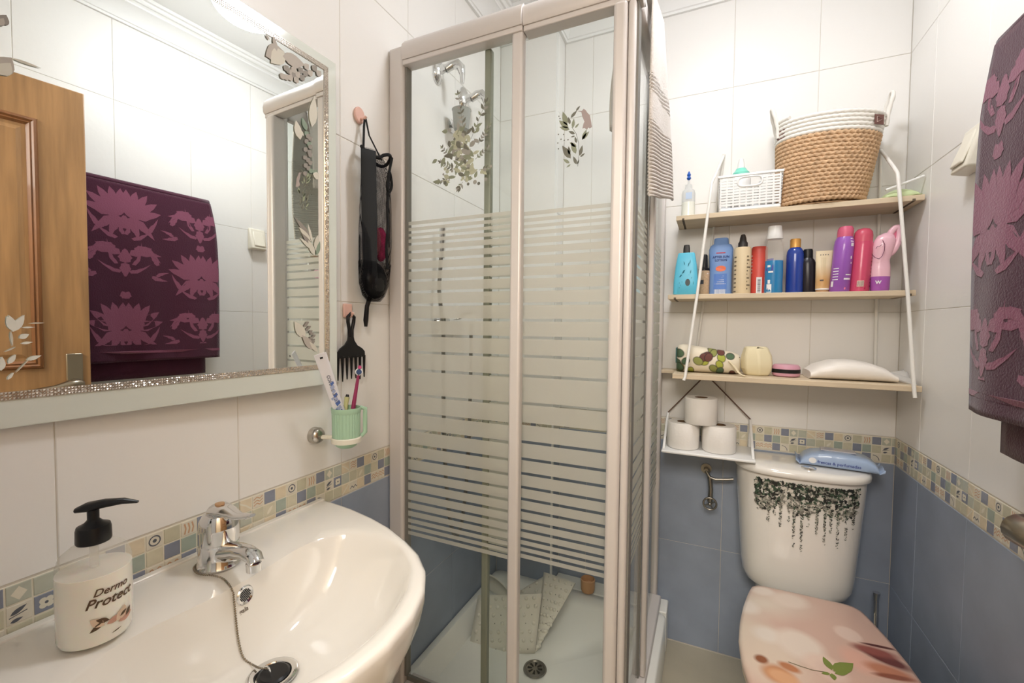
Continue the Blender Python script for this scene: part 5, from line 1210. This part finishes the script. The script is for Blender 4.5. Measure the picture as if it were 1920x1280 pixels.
for sx, zz in ((-1, 0.012), (1, 0.004)):
    ex = WB0.x+0.018+sx*(rx1+0.004); zb_ = WB0.z+ht-0.030+zz
    b = MB(); b.tube(catmull([V((ex-sx*0.004, 1.628, zb_-0.02)), V((ex+sx*0.000, 1.628, zb_+0.02)), V((ex+sx*0.010, 1.632, zb_+0.065)), V((ex+sx*0.013, 1.650, zb_+0.082)), V((ex+sx*0.010, 1.668, zb_+0.065)), V((ex+sx*0.0, 1.672, zb_+0.02)), V((ex-sx*0.004, 1.672, zb_-0.02))], 0.004), 0.0058, 8, twist=(0.8, 0.1)); b.build('rope_handle', M_cot, t, smooth=60)
    kk = 0.80 if sx > 0 else 0.955; cxx = WB0.x+0.018+sx*rx1*kk; b = MB(); q0 = V((cxx, WB0.y-0.006-0.088*sqrt(1-kk*kk)-0.0065, zb_-0.012))
    e_ = V((1, (0.62 if sx > 0 else 1.5)*sx, 0)).normalized(); b.prism([q0-e_*0.015-Z*0.014, q0+e_*0.015-Z*0.014, q0+e_*0.015+Z*0.014, q0-e_*0.015+Z*0.014], (0, 0.0015, 0)); o = b.build('leather_tag', M_('brown_leather', (112, 76, 68), rough=0.6), t)
    b = MB(); tri = [q0-e_*0.007-Z*0.008-Y*0.001, q0+e_*0.009-Y*0.001, q0-e_*0.007+Z*0.008-Y*0.001]
    b.tube(tri+[tri[0]], 0.0007, 5); b.build('tag_mark', M_('tag_print', (214, 190, 180), rough=0.6), o)
# green wipes packet and rod on the right
t = thing('green_packet', 'flat pale green packet lying at the right end of the top shelf', 'packet', (1.30, 1.66, S1))
b = MB(); b.grid(lambda u, v: V((1.262+0.082*u, 1.60+0.12*v, S1+0.003+0.030*(sin(pi*u)*sin(pi*v))**0.5+0.002*sin(9*u+7*v))), 12, 12); b.build('packet_top', M_('pale_green_film', (206, 222, 172), rough=0.35, bump=0.5, bscale=60), t, smooth=60, solid=0.003, recalc=False)
tag(MB().tube([(1.262, 1.60, S1+0.024), (1.346, 1.60, S1+0.054)], 0.0035, 8).build('white_stick', M_whitep), 'thin white stick propped across the right end of the top shelf', 'stick')

# ================================================================== TOILET
XT = 1.083
t = thing('toilet', 'white ceramic toilet with tall cistern and a pink printed seat lid', 'toilet', (XT, 1.35, 0))
def cist(hw, d, z, n=40):
    """plan of the cistern: flat back on the wall, bowed front"""
    pts = [(XT+hw*0.96, YB-0.004, z), (XT-hw*0.96, YB-0.004, z)]
    yb = YB-0.004
    for i in range(n+1):
        a = pi+pi*i/n
        ca, sa = cos(a), sin(a)
        pts.append((XT+hw*math.copysign(abs(ca)**0.62, ca), yb-0.045+(d-0.045)*(-abs(sa)**0.75), z))
    return pts
def cw(z):
    f = min(1, max(0, (z-0.40)/0.32)); return 0.156+0.023*f, 0.170+0.014*f
lev = [(0.338, 0.66, 0.60), (0.346, 0.82, 0.80), (0.362, 0.93, 0.92), (0.385, 0.985, 0.98), (0.42, 1, 1), (0.50, 1, 1), (0.56, 1, 1), (0.62, 1, 1), (0.68, 1, 1), (0.733, 1, 1)]
b = MB(); b.loft([cist(cw(z)[0]*a, cw(z)[1]*c, z) for z, a, c in lev]); o_c = b.build('cistern', M_cer, t, smooth=60)
BVC = BVHTree.FromPolygons([tuple(p) for p in b.v], b.f)
b = MB(); b.loft([cist(0.179, 0.184, 0.7332), cist(0.186, 0.192, 0.7345), cist(0.188, 0.196, 0.739), cist(0.188, 0.196, 0.749), cist(0.185, 0.192, 0.757), cist(0.170, 0.178, 0.760)]); b.build('cistern_lid', M_cer, t, smooth=60)
b = MB(); b.lathe([(0.020, 0.0), (0.020, 0.004), (0.016, 0.0055), (0.001, 0.006)], (1.098, 1.588, 0.7602), 28); b.build('flush_button', M_chrome, t)
# seat lid outline
yc0 = 1.20
half_w = [(0.905, 0.0), (0.912, 0.050), (0.935, 0.098), (0.98, 0.140), (1.05, 0.166), (1.12, 0.178), (1.20, 0.181), (1.28, 0.174), (1.36, 0.161), (1.43, 0.145), (1.468, 0.134), (1.482, 0.122), (1.488, 0.105), (1.489, 0.0)]
lid_out = [(1.076+w, y) for y, w in half_w]+[(1.076-w, y) for y, w in reversed(half_w[1:-1])]
lid_r = polar(lid_out, V((1.076, 1.20)), 96)
def lidp(sc, z, dy=0):
    return [(1.076+lid_r[i]*cos(2*pi*i/96+0.0001)*sc, 1.20+dy+lid_r[i]*sin(2*pi*i/96+0.0001)*sc, z) for i in range(96)]
ZL = 0.410
M_lid = mat('seat_print', (212, 176, 158), rough=0.3, coat=0.4)
cxl, cyl_ = 0.0, 0.0
def LP(px, py): p = at(px, py, 2, ZL+0.012); return p.x-XT, p.y-1.35
lay = []
for (px, py, rx, ry, soft, c) in [(1425, 1130, 0.09, 0.05, 0.8, (226, 210, 192)), (1400, 1190, 0.06, 0.10, 0.7, (228, 212, 192)), (1440, 1230, 0.07, 0.09, 0.6, (226, 206, 186)), (1480, 1126, 0.045, 0.035, 0.3, (232, 212, 196)), (1430, 1108, 0.03, 0.022, 0.3, (234, 218, 204)), (1400, 1136, 0.03, 0.03, 0.35, (236, 222, 208)), (1438, 1190, 0.03, 0.03, 0.35, (234, 220, 206)), (1500, 1210, 0.048, 0.055, 0.25, (234, 216, 200)), (1590, 1190, 0.028, 0.030, 0.15, (228, 200, 184)), (1540, 1245, 0.035, 0.03, 0.3, (232, 204, 186)), (1610, 1240, 0.03, 0.04, 0.35, (226, 176, 156)), (1560, 1262, 0.03, 0.03, 0.3, (226, 196, 180))]:
    x, y = LP(px, py); lay.append((x, y, rx, ry, 0.3, soft, c))
for (A, B_, wd, c, soft) in [((1612, 1215), (1705, 1255), 0.020, (112, 58, 52), 0.25), ((1600, 1212), (1680, 1232), 0.016, (150, 84, 74), 0.35), ((1615, 1206), (1680, 1218), 0.005, (92, 44, 40), 0.3), ((1625, 1248), (1710, 1272), 0.020, (196, 130, 100), 0.3), ((1640, 1265), (1712, 1275), 0.008, (150, 88, 66), 0.3), ((1415, 1232), (1440, 1240), 0.014, (150, 92, 62), 0.3), ((1430, 1255), (1490, 1275), 0.028, (200, 138, 96), 0.3), ((1440, 1258), (1500, 1285), 0.020, (222, 168, 126), 0.3), ((1460, 1243), (1500, 1262), 0.012, (190, 124, 84), 0.3)]:
    a = V(LP(*A)); e = V(LP(*B_)); m_ = (a+e)/2; d = e-a
    lay.append((m_.x, m_.y, d.length/2*1.05, wd, math.atan2(d.y, d.x), soft, c))
add_layers(M_lid, lay, (0, 1))
b = MB(); b.loft([lidp(0.97, ZL-0.006), lidp(0.995, ZL-0.003), lidp(1.0, ZL+0.002), lidp(0.985, ZL+0.009), lidp(0.94, ZL+0.012), lidp(0.5, ZL+0.0145), lidp(0.05, ZL+0.015)]); b.build('seat_lid', M_lid, t, smooth=60)
b = MB(); b.loft([lidp(0.93, ZL-0.022), lidp(0.985, ZL-0.018), lidp(0.99, ZL-0.009), lidp(0.96, ZL-0.0065)]); b.build('seat_ring', mat('cream_seat', (224, 206, 182), rough=0.35), t, smooth=50)
b = MB(); b.loft([lidp(0.62, 0.001, 0.06), lidp(0.64, 0.05, 0.06), lidp(0.60, 0.14, 0.06), lidp(0.72, 0.26, 0.03), lidp(0.90, 0.34, 0.0), lidp(0.96, 0.375, 0.0), lidp(0.95, ZL-0.023, 0.0)]); b.build('bowl', M_cer, t, smooth=60)
b = MB(); b.box((XT-0.11, 1.44, 0.25), (XT+0.11, YB-0.01, 0.337)); b.build('bowl_shelf', M_cer, t, bevel=0.02, segs=4)
for sx in (-0.075, 0.075):
    b = MB(); b.tube([(XT+sx-0.02, 1.470, ZL-0.034), (XT+sx+0.02, 1.470, ZL-0.034)], 0.008, 12); b.build('hinge', M_chrome, t)
# leaf printed on the lid
b = MB(); lo = V((0, 0, ZL+0.0158))
def LW(px, py): p = at(px, py, 2, ZL+0.0158); return (p.x, p.y)
for (x0, y0, x1, y1, wd) in [(1560, 1256, 1543, 1230, 0.4), (1563, 1258, 1600, 1243, 0.45), (1565, 1262, 1590, 1262, 0.4), (1560, 1262, 1565, 1275, 0.6), (1556, 1262, 1540, 1262, 0.5), (1567, 1254, 1568, 1243, 0.5)]:
    A, B_ = LW(x0, y0), LW(x1, y1); d = V((B_[0]-A[0], B_[1]-A[1])); leaf(b, A, math.atan2(d.y, d.x), d.length, d.length*wd, X, Y, lo+Z*0.00003*len(b.f), 0)
st = [LW(*q) for q in [(1478, 1240), (1500, 1248), (1525, 1256), (1552, 1260)]]
for A, B_ in zip(st, st[1:]):
    A = V(A); B_ = V(B_); n_ = (B_-A).normalized(); n_ = V((-n_.y, n_.x))*0.0009; b.poly([lo+X*v.x+Y*v.y for v in (A+n_, B_+n_, B_-n_, A-n_)], 1)
b.build('leaf_print', [mat('fresh_green', (122, 134, 62), rough=0.5), mat('stem_print', (112, 100, 66), rough=0.5)], t, smooth=0, recalc=False)['kind'] = 'stuff'
# hanging garden sticker on the cistern
b = MB(); R8 = random.Random(21)
STM = [mat('vine_black', (44, 46, 42), rough=0.6), mat('vine_green', (64, 84, 66), rough=0.6), mat('vine_grey', (132, 128, 118), rough=0.6), mat('vine_white', (214, 208, 196), rough=0.6), mat('vine_pale', (160, 160, 146), rough=0.6)]
def onc(x, z, lift):
    h_ = BVC.ray_cast(V((x, 1.2, z)), V((0, 1, 0)))
    return (h_[0]-Y*lift) if h_[0] else None
pa, pb = at(1417, 905, 1, 1.575), at(1612, 945, 1, 1.575); zt0 = 0.720
tend = {0.02: .05, 0.07: .05, 0.13: .085, 0.19: .06, 0.25: .095, 0.33: .07, 0.385: .165, 0.46: .175, 0.52: .08, 0.60: .10, 0.675: .135, 0.73: .09, 0.80: .14, 0.88: .11, 0.95: .07}
k_ = 0
def blot(x, z, r, a, mi, asp=0.55):
    global k_
    k_ += 1
    q = []
    for i in range(7):
        an = 2*pi*i/7; u_, w_ = r*cos(an), r*asp*sin(an)
        p = onc(x+u_*cos(a)-w_*sin(a), z+u_*sin(a)+w_*cos(a), 0.0006+0.0000012*k_)
        if p is None: return
        q.append(p)
    b.poly(q, mi)
for i in range(1500):
    u = R8.random(); v = R8.random()**1.4; x = pa.x+(pb.x-pa.x)*u
    z = zt0-v*(0.082+0.014*sin(u*17)); c = R8.choice((0, 0, 1, 1, 2, 0, 4)) if v < 0.55 else R8.choice((0, 1, 2, 3, 4, 2))
    if R8.random() < 0.09: c = 3
    blot(x, z-0.003, R8.uniform(0.003, 0.0075), R8.uniform(0, pi), c)
for i in range(16): blot(pa.x+(pb.x-pa.x)*R8.random(), zt0-R8.uniform(0.008, 0.075), R8.uniform(0.004, 0.007), 0, 3, 0.95)
for u, ln in tend.items():
    x = pa.x+(pb.x-pa.x)*u
    for j in range(int(ln/0.0035)):
        f = j*0.0035/ln
        for s_ in (-1, 1):
            if R8.random() < 0.72-0.25*f: blot(x+s_*0.0016+R8.uniform(-.0012, .0012), zt0-0.064-j*0.0035*0.85, 0.0038*(1-0.4*f), s_*0.7+R8.uniform(-.5, .5), R8.choice((0, 2, 2, 4, 1, 0, 4)), 0.42)
tag(b.build('cistern_sticker', STM, smooth=0, recalc=False), 'dark hanging garden vine sticker along the top of the toilet cistern', 'sticker')['kind'] = 'stuff'
del bpy.data.objects['cistern_sticker']['kind']

# wet wipes pack on the cistern lid
WZ = 0.7606
t = thing('wipes_pack', 'pale blue soft pack of wet wipes lying on the toilet cistern lid', 'packet', (1.18, 1.65, WZ))
A0 = V((1.085, 1.662, WZ)); A1 = V((1.280, 1.640, WZ)); ud = (A1-A0).normalized(); vd = V((-ud.y, ud.x, 0)); Lw = (A1-A0).length
M_wipe = mat('pale_blue_film', (172, 194, 226), rough=0.28, coat=0.5, bump=0.7, bscale=30)
b = MB(); rg = []
for s in [-0.06, 0.0, 0.02, 0.06, 0.15, 0.35, 0.6, 0.85, 0.94, 0.98, 1.0, 1.06]:
    e = 0.06 if s < 0 or s > 1 else min(1, 0.12+(sin(pi*min(max(s, 0.0), 1.0)))**0.4)
    hh = 0.050*e+0.0008; dd = 0.044*(0.9+0.1*e)*(1.06 if s < 0 or s > 1 else 1)
    zz = 0.016 if s < 0 else (0.012 if s > 1 else 0.0)
    rg.append([A0+ud*Lw*s+vd*dd*math.copysign(abs(cos(a))**0.55, cos(a))+Z*(0.0008+zz+hh*(0.5+0.5*math.copysign(abs(sin(a))**0.7, sin(a)))+(0.004*sin(5*a) if s < 0 or s > 1 else 0)) for a in [2*pi*i/36 for i in range(36)]])
b.loft(rg); b.build('pack_body', M_wipe, t, smooth=50)
fw_ = lambda x, y: A0+ud*(Lw*0.5+x)-vd*0.0452+Z*(0.0145+y)
b = MB(); text_into(b, 'frescas & perfumadas', 0.0125, fw_, bold=0.0002); b.build('lettering', mat('blue_letter', (70, 84, 150), rough=0.5), t, smooth=0, recalc=False)
b = MB(); b.poly([A0+ud*(0.032+0.010*cos(a))-vd*0.0450+Z*(0.021+0.009*sin(a)) for a in [2*pi*i/16 for i in range(16)]]); b.build('white_flower', M_wp, t, smooth=0, recalc=False)
b = MB(); b.loft([[A0+ud*(Lw*0.5+sx*0.045*k)+vd*sy*0.020*k+Z*z_ for sx, sy in ((-1, -1), (1, -1), (1, 1), (-1, 1))] for k, z_ in ((1, 0.0500), (0.96, 0.0535))]); b.build('resealable_flap', mat('clear_flap', (206, 206, 216), rough=0.2, coat=0.5), t, bevel=0.001)

# water valve and pipe
t = thing('water_valve', 'small steel stop valve with a wheel and bent pipe left of the cistern', 'valve', (0.826, 1.72, 0.6))
v0 = at(1324, 882, 1, 1.71)
b = MB(); b.tube([(v0.x, YB-0.0008, v0.z), (v0.x, YB-0.006, v0.z)], 0.018, 20); b.build('wall_flange', M_dchrome, t)
b = MB(); b.tube([(v0.x, YB-0.006, v0.z), (v0.x, 1.705, v0.z)], 0.008, 12); b.tube([(v0.x, 1.705, v0.z), (v0.x+0.012, 1.702, v0.z-0.02), (v0.x+0.03, 1.70, v0.z-0.024), (v0.x+0.07, 1.70, v0.z-0.018), (0.8985, 1.70, v0.z-0.014)], [0.006, 0.006, 0.005, 0.005, 0.005], 10)
b.build('pipe', M_dchrome, t, smooth=60)
vw = at(1331, 943, 1, 1.69)
b = MB(); b.tube([(v0.x+0.012, 1.702, v0.z-0.02), (vw.x+0.002, 1.70, v0.z-0.06), (vw.x, 1.695, vw.z+0.004)], [0.008, 0.008, 0.009], 12); b.build('valve_body', M_dchrome, t, smooth=60)
b = MB(); b.tube([(vw.x+0.021*cos(a), 1.685, vw.z+0.021*sin(a)) for a in [2*pi*i/24 for i in range(25)]], 0.0034, 8)
for k in range(4):
    a = k*pi/2+0.5; b.tube([(vw.x, 1.685, vw.z), (vw.x+0.021*cos(a), 1.685, vw.z+0.021*sin(a))], 0.0028, 6)
b.sphere((vw.x, 1.682, vw.z), 0.007, 12, 8); b.build('wheel', M_dchrome, t, smooth=60)['kind'] = 'stuff'
del t.children[-1]['kind']
# toilet brush behind the bowl
t = thing('toilet_brush', 'chrome toilet brush handle rising in the corner behind the toilet', 'toilet brush', (1.302, 1.675, 0))
b = MB(); b.tube([(1.302, 1.675, 0.15), (1.300, 1.675, 0.355)], 0.0065, 12); b.tube([(1.300, 1.675, 0.3552), (1.300, 1.675, 0.378)], [0.0065, 0.010], 12); b.build('brush_handle', M_chrome, t)
b = MB(); b.lathe([(0.038, 0.0), (0.040, 0.004), (0.038, 0.20), (0.036, 0.202), (0.034, 0.012), (0.001, 0.012)], (1.302, 1.675, 0.0006), 28); b.build('brush_pot', mat('dark_blue_pot', (52, 60, 78), rough=0.3), t)

# ------------------------------------------------------------------ hanging tray with toilet rolls
TZ = 0.773
t = thing('hanging_tray', 'small white tray with slanted side frames hung by brown cords under the shelf', 'shelf', (0.81, YB, TZ))
tx0_, tx1_ = 0.670, 0.953; ty = 1.556
b = MB(); b.box((tx0_, ty, TZ-0.009), (tx1_, YB-0.001, TZ)); b.build('tray_board', M_whitep, t, bevel=0.003)
for x in (tx0_+0.002, tx1_-0.010):
    for nm, P_ in (('side_bar', [(1.572, TZ+0.0005), (1.584, TZ+0.0005), (1.733, TZ+0.094), (1.727, TZ+0.103)]), ('side_post', [(1.728, TZ+0.0005), (1.738, TZ+0.0005), (1.738, TZ+0.093), (1.7345, TZ+0.0935)])):
        b = MB(); b.prism([(x, y, z) for y, z in P_], (0.008, 0, 0)); b.build(nm, M_whitep, t, bevel=0.001)
nail = V((0.803, YB-0.006, 1.0205)); M_cord = mat('brown_cord', (120, 96, 84), rough=0.9)
for x in (tx0_+0.006, tx1_-0.006):
    b = MB(); b.tube([(x, 1.722, TZ+0.100), nail], 0.0022, 8); b.build('cord', M_cord, t)
def roll(x, y, z, label, flip=0):
    t = thing('toilet_roll', label, 'toilet paper', (x, y, z), 'toilet rolls on the hanging tray')
    b = MB(); b.lathe([(0.021, 0.001), (0.050, 0.001), (0.0525, 0.004), (0.0525, 0.086), (0.050, 0.089), (0.021, 0.089)], (x, y, z), 48, cap=(False, False)); b.build('paper_roll', M_paper, t, smooth=50)
    b = MB(); b.lathe([(0.0212, 0.0012), (0.0212, 0.0885), (0.0200, 0.0885), (0.0200, 0.0012), (0.0212, 0.0012)], (x, y, z), 28, cap=(False, False)); b.build('cardboard_core', M_brownc, t, smooth=50)
roll(0.735, 1.632, TZ+0.0003, 'left roll of the two toilet rolls standing on the hanging tray')
roll(0.848, 1.632, TZ+0.0003, 'right roll of the two toilet rolls standing on the hanging tray')
roll(0.790, 1.628, TZ+0.0895, 'topmost toilet roll resting on the two below')

# ================================================================== RIGHT WALL
sw = V((XR-0.0008, 1.332, 1.596))
t = thing('wall_holder', 'cream plastic wedge-shaped wall unit beside the purple towel', 'wall fitting', sw)
M_ivory = mat('ivory_plastic', (232, 226, 210), rough=0.35)
b = MB(); hy = 0.042
b.loft([[(XR-0.0008, sw.y-hy, 1.545), (XR-0.0008, sw.y+hy, 1.545), (XR-0.0008, sw.y+hy, 1.648), (XR-0.0008, sw.y-hy, 1.648)], [(XR-0.038, sw.y-hy+0.004, 1.549), (XR-0.038, sw.y+hy-0.010, 1.549), (XR-0.012, sw.y+hy-0.006, 1.646), (XR-0.012, sw.y-hy+0.004, 1.646)]]); b.build('housing', M_ivory, t, bevel=0.005, segs=3)
b = MB(); b.loft([[(XR-0.0365+0.027*f, sw.y+u*0.028, 1.560+0.076*f) for u, f in ((-1, 0), (1, 0), (1, 1), (-1, 1))], [(XR-0.0425+0.027*f, sw.y+u*0.024, 1.560+0.076*f) for u, f in ((-1, 0.04), (1, 0.04), (1, 0.96), (-1, 0.96))]]); b.build('front_flap', M_ivory, t, bevel=0.003)

# purple damask towel on a rail
M_dam = mat('purple_damask', (70, 22, 46), rough=1.0, sheen=0.3, bump=0.7, bscale=260)
M_dam2 = mat('rose_damask_pile', (134, 74, 98), rough=1.0, sheen=0.3, bump=0.7, bscale=260)
def damask_motifs(mb, surf, y_c, z_c, sc, kind):
    """baroque flower built of curved petals, mirrored left and right; surf maps (y, z) to the towel face"""
    def petal(x, z, ang, l, w, bend=0.0):
        for sg in (1, -1):
            n = 6; up_, lo_ = [], []
            for k in range(n+1):
                t_ = k/n; cx_ = l*t_; cz_ = bend*l*t_*t_; hw = w*0.62*(sin(pi*t_**0.8)**0.7)*(1+0.18*sin(t_*15))
                for q, lst in ((hw, up_), (-hw, lo_)):
                    a_, b_ = cx_, cz_+q
                    px_ = x+a_*cos(ang)-b_*sin(ang); pz_ = z+a_*sin(ang)+b_*cos(ang)
                    lst.append((y_c+sg*px_*sc, z_c+pz_*sc))
            ring = [surf(*p) for p in up_]+[surf(*p) for p in reversed(lo_[1:-1])]
            if all(r is not None for r in ring): mb.poly(ring, 0)
    D = radians
    if kind == 0:
        for a, l in ((8, .115), (28, .12), (48, .115), (66, .105), (84, .10)): petal(0.008, 0.0, D(a), l, 0.030, 0.10)
        for a, l in ((40, .060), (70, .055)): petal(0.004, 0.012, D(a), l, 0.020)
        for a, l, b_ in ((-12, .10, -.5), (-40, .075, -.5), (-75, .055, 0.3)): petal(0.010, -0.010, D(a), l, 0.026, b_)
        petal(0.0, -0.05, D(60), 0.045, 0.03, 0.5); petal(0.0, -0.072, D(35), 0.04, 0.014, 0.8)
        petal(0.06, -0.055, D(10), 0.06, 0.018, 0.9); petal(0.02, -0.085, D(-10), 0.06, 0.014, 0.9)
        petal(0.0, 0.115, D(70), 0.03, 0.02)
    else:
        petal(0.0, 0.0, D(75), 0.05, 0.028, 0.3); petal(0.0, 0.0, D(-75), 0.05, 0.022, -0.3)
        petal(0.012, 0.03, D(35), 0.09, 0.026, -0.6); petal(0.03, 0.045, D(50), 0.05, 0.022, -0.6); petal(0.055, 0.06, D(10), 0.05, 0.02, -1.2)
        petal(0.02, -0.005, D(20), 0.06, 0.014, 1.2); petal(0.01, -0.03, D(-20), 0.055, 0.014, 1.0); petal(0.10, 0.00, D(80), 0.035, 0.018, 0.8)
        petal(0.085, -0.04, D(-60), 0.04, 0.016, 0.9); petal(0.10, -0.045, D(70), 0.035, 0.012, -0.9)
ty0_, ty1_ = 0.50, 1.116; tzt = 1.700
t = thing('bath_towel', 'dark purple bath towel with a rose damask pattern over the rail on the right wall', 'towel', (1.29, 0.85, 1.30))
xb_ = 1.318
def towel(x_in, x_top, z_bot, y0, y1, amp, sgn):
    def f(u, v):
        z_ = tzt-(tzt-z_bot)*v; y_ = y0+(y1-y0)*u
        edge = 0.012*(1-v)*(1 if u > 0.5 else -1)*0
        x_ = x_top+(x_in-x_top)*min(1, v*6)+amp*(0.006*sin(u*11+v*2)*v+0.004*sin(u*23-v*3)*v)
        if v < 0.04 and u > 0.96: pass
        return V((x_, y_-0.028*(1-v)**5*(u**8), z_))
    return f
tf_ = towel(1.264, 1.270, 1.040, ty0_, ty1_, 1.0, 1)
b = MB(); b.grid(tf_, 40, 60); o_tf = b.build('towel_front', M_dam, t, smooth=60, solid=0.009, recalc=False)
cnt_ = [0]
def tsurf(y, z):
    u = (y-ty0_)/(ty1_-ty0_); v = (tzt-z)/(tzt-1.040)
    if not (0.004 < u < 0.996 and 0.006 < v < 0.905): 
        u = min(max(u, 0.004), 0.996); v = min(max(v, 0.006), 0.905)
    return tf_(u, v)-X*(0.0050+0.0000)
b = MB()
for yc_, big, small in ((0.54, (1.40, 0.99, 1.80), (1.59, 1.18)), (0.79, (1.585, 1.165), (1.41, 1.00)), (1.045, (1.375, 0.97), (1.575, 1.16)), (1.30, (1.585, 1.165), (1.41,))):
    for z_ in big: damask_motifs(b, tsurf, yc_, z_, 0.97, 0)
    for z_ in small: damask_motifs(b, tsurf, yc_, z_, 1.0, 1)
keep = [f for f in b.f if len({(round(b.v[i].y, 4), round(b.v[i].z, 4)) for i in f}) > 4 and (max(b.v[i].z for i in f)-min(b.v[i].z for i in f)) > 0.004 and (max(b.v[i].y for i in f)-min(b.v[i].y for i in f)) > 0.004]
b2 = MB(); 
for q, f in enumerate(keep): b2.poly([b.v[i]-X*0.00001*(q % 30) for i in f], 0)
b2.poly([tf_(i/20, 0.955)-X*0.0051 for i in range(21)]+[tf_(i/20, 0.940)-X*0.0051 for i in range(20, -1, -1)], 0)
b2.build('damask_pattern', M_dam2, o_tf, smooth=0, recalc=False)['kind'] = 'stuff'
b = MB(); b.grid(towel(1.294, 1.296, 0.972, ty0_, ty1_-0.045, 0.4, 1), 24, 30); b.build('towel_back', M_dam, t, smooth=60, solid=0.009, recalc=False)
b = MB(); b.grid(lambda u, v: V((1.283+0.0125*cos(pi*v), ty0_+(ty1_-0.030-ty0_)*u, tzt+0.013*sin(pi*v))), 10, 10); b.build('towel_fold', M_dam, t, smooth=60, solid=0.009, recalc=False)
t = thing('towel_rail', 'chrome towel rail on the right wall, almost hidden by the purple towel', 'rail', (XR, 0.87, 1.725))
b = MB(); b.tube([(1.283, 0.47, 1.693), (1.283, 1.07, 1.693)], 0.0055, 12); b.build('rail_bar', M_chrome, t)
for y in (0.485, 1.05):
    b = MB(); b.tube([(1.2892, y, 1.693), (XR-0.0008, y, 1.693)], [0.004, 0.010], 12); b.build('rail_bracket', M_chrome, t)

# ================================================================== DOOR LEAF, opened against the right wall
HG = V((1.212, 0.050, 0.0)); ED = V((1.152, 0.655, 0.0)); dd_ = (ED-HG).normalized(); WD = (ED-HG).length; dn = V((-dd_.y, dd_.x, 0))   # dn points to the room
t = struct(MB().prism([HG+Z*0.008, ED+Z*0.008, ED-dn*0.036+Z*0.008, HG-dn*0.036+Z*0.008], (0, 0, 1.930)).build('door_1', M_oak, bevel=0.003))
def dq(u, z, w=0.0): return HG+dd_*u+dn*w+Z*z
def frame_mould(u0, u1, z0, z1, name='panel_moulding'):
    b = MB(); pr = [(0.0, 0.0), (0.004, 0.007), (0.010, 0.009), (0.015, 0.005), (0.019, 0.007), (0.024, 0.002), (0.026, 0.0)]
    rings_ = [[dq(u0+o_, z0+o_, h_+0.0002), dq(u1-o_, z0+o_, h_+0.0002), dq(u1-o_, z1-o_, h_+0.0002), dq(u0+o_, z1-o_, h_+0.0002)] for o_, h_ in pr]
    b.loft(rings_, cap=(False, False)); b.build(name, M_oakd, t, smooth=30)
frame_mould(0.105, WD-0.108, 1.04, 1.815); frame_mould(0.105, WD-0.108, 0.18, 0.93)
for z0, z1 in ((1.075, 1.780), (0.215, 0.895)):
    b = MB(); b.loft([[dq(u, z, w) for u, z in ((0.14+k, z0+k), (WD-0.143-k, z0+k), (WD-0.143-k, z1-k), (0.14+k, z1-k))] for k, w in ((0, 0.0003), (0.012, 0.004))]); b.build('door_panel', M_oak, t, smooth=0)
hu, hz = WD-0.040, 1.0
b = MB(); b.prism([dq(hu-0.020, 0.885, 0.0004), dq(hu+0.020, 0.885, 0.0004), dq(hu+0.020, 1.085, 0.0004), dq(hu-0.020, 1.085, 0.0004)], dn*0.006)
M_bronze = mat('aged_bronze', (158, 148, 132), rough=0.28, metal=1.0)
o = b.build('handle_plate', M_bronze, t, bevel=0.003)
hz = 0.985
b = MB(); b.tube([dq(hu, hz, 0.0066), dq(hu, hz, 0.012), dq(hu, hz, 0.013), dq(hu, hz, 0.038)], [0.019, 0.018, 0.009, 0.010], 16); b.build('handle_neck', M_bronze, t, smooth=60)
b = MB(); b.tube([dq(hu+0.012, hz+0.002, 0.046), dq(hu+0.004, hz+0.003, 0.048), dq(hu-0.02, hz+0.002, 0.047), dq(hu-0.05, hz-0.006, 0.045), dq(hu-0.10, hz-0.012, 0.043), dq(hu-0.115, hz-0.018, 0.040)], [0.010, 0.017, 0.016, 0.011, 0.009, 0.006], 16, flat=0.95); b.build('lever', M_bronze, t, smooth=60)
b = MB(); b.tube([dq(hu, 0.925, 0.0066), dq(hu, 0.925, 0.011)], 0.007, 14); b.build('keyhole_rose', M_bronze, t)
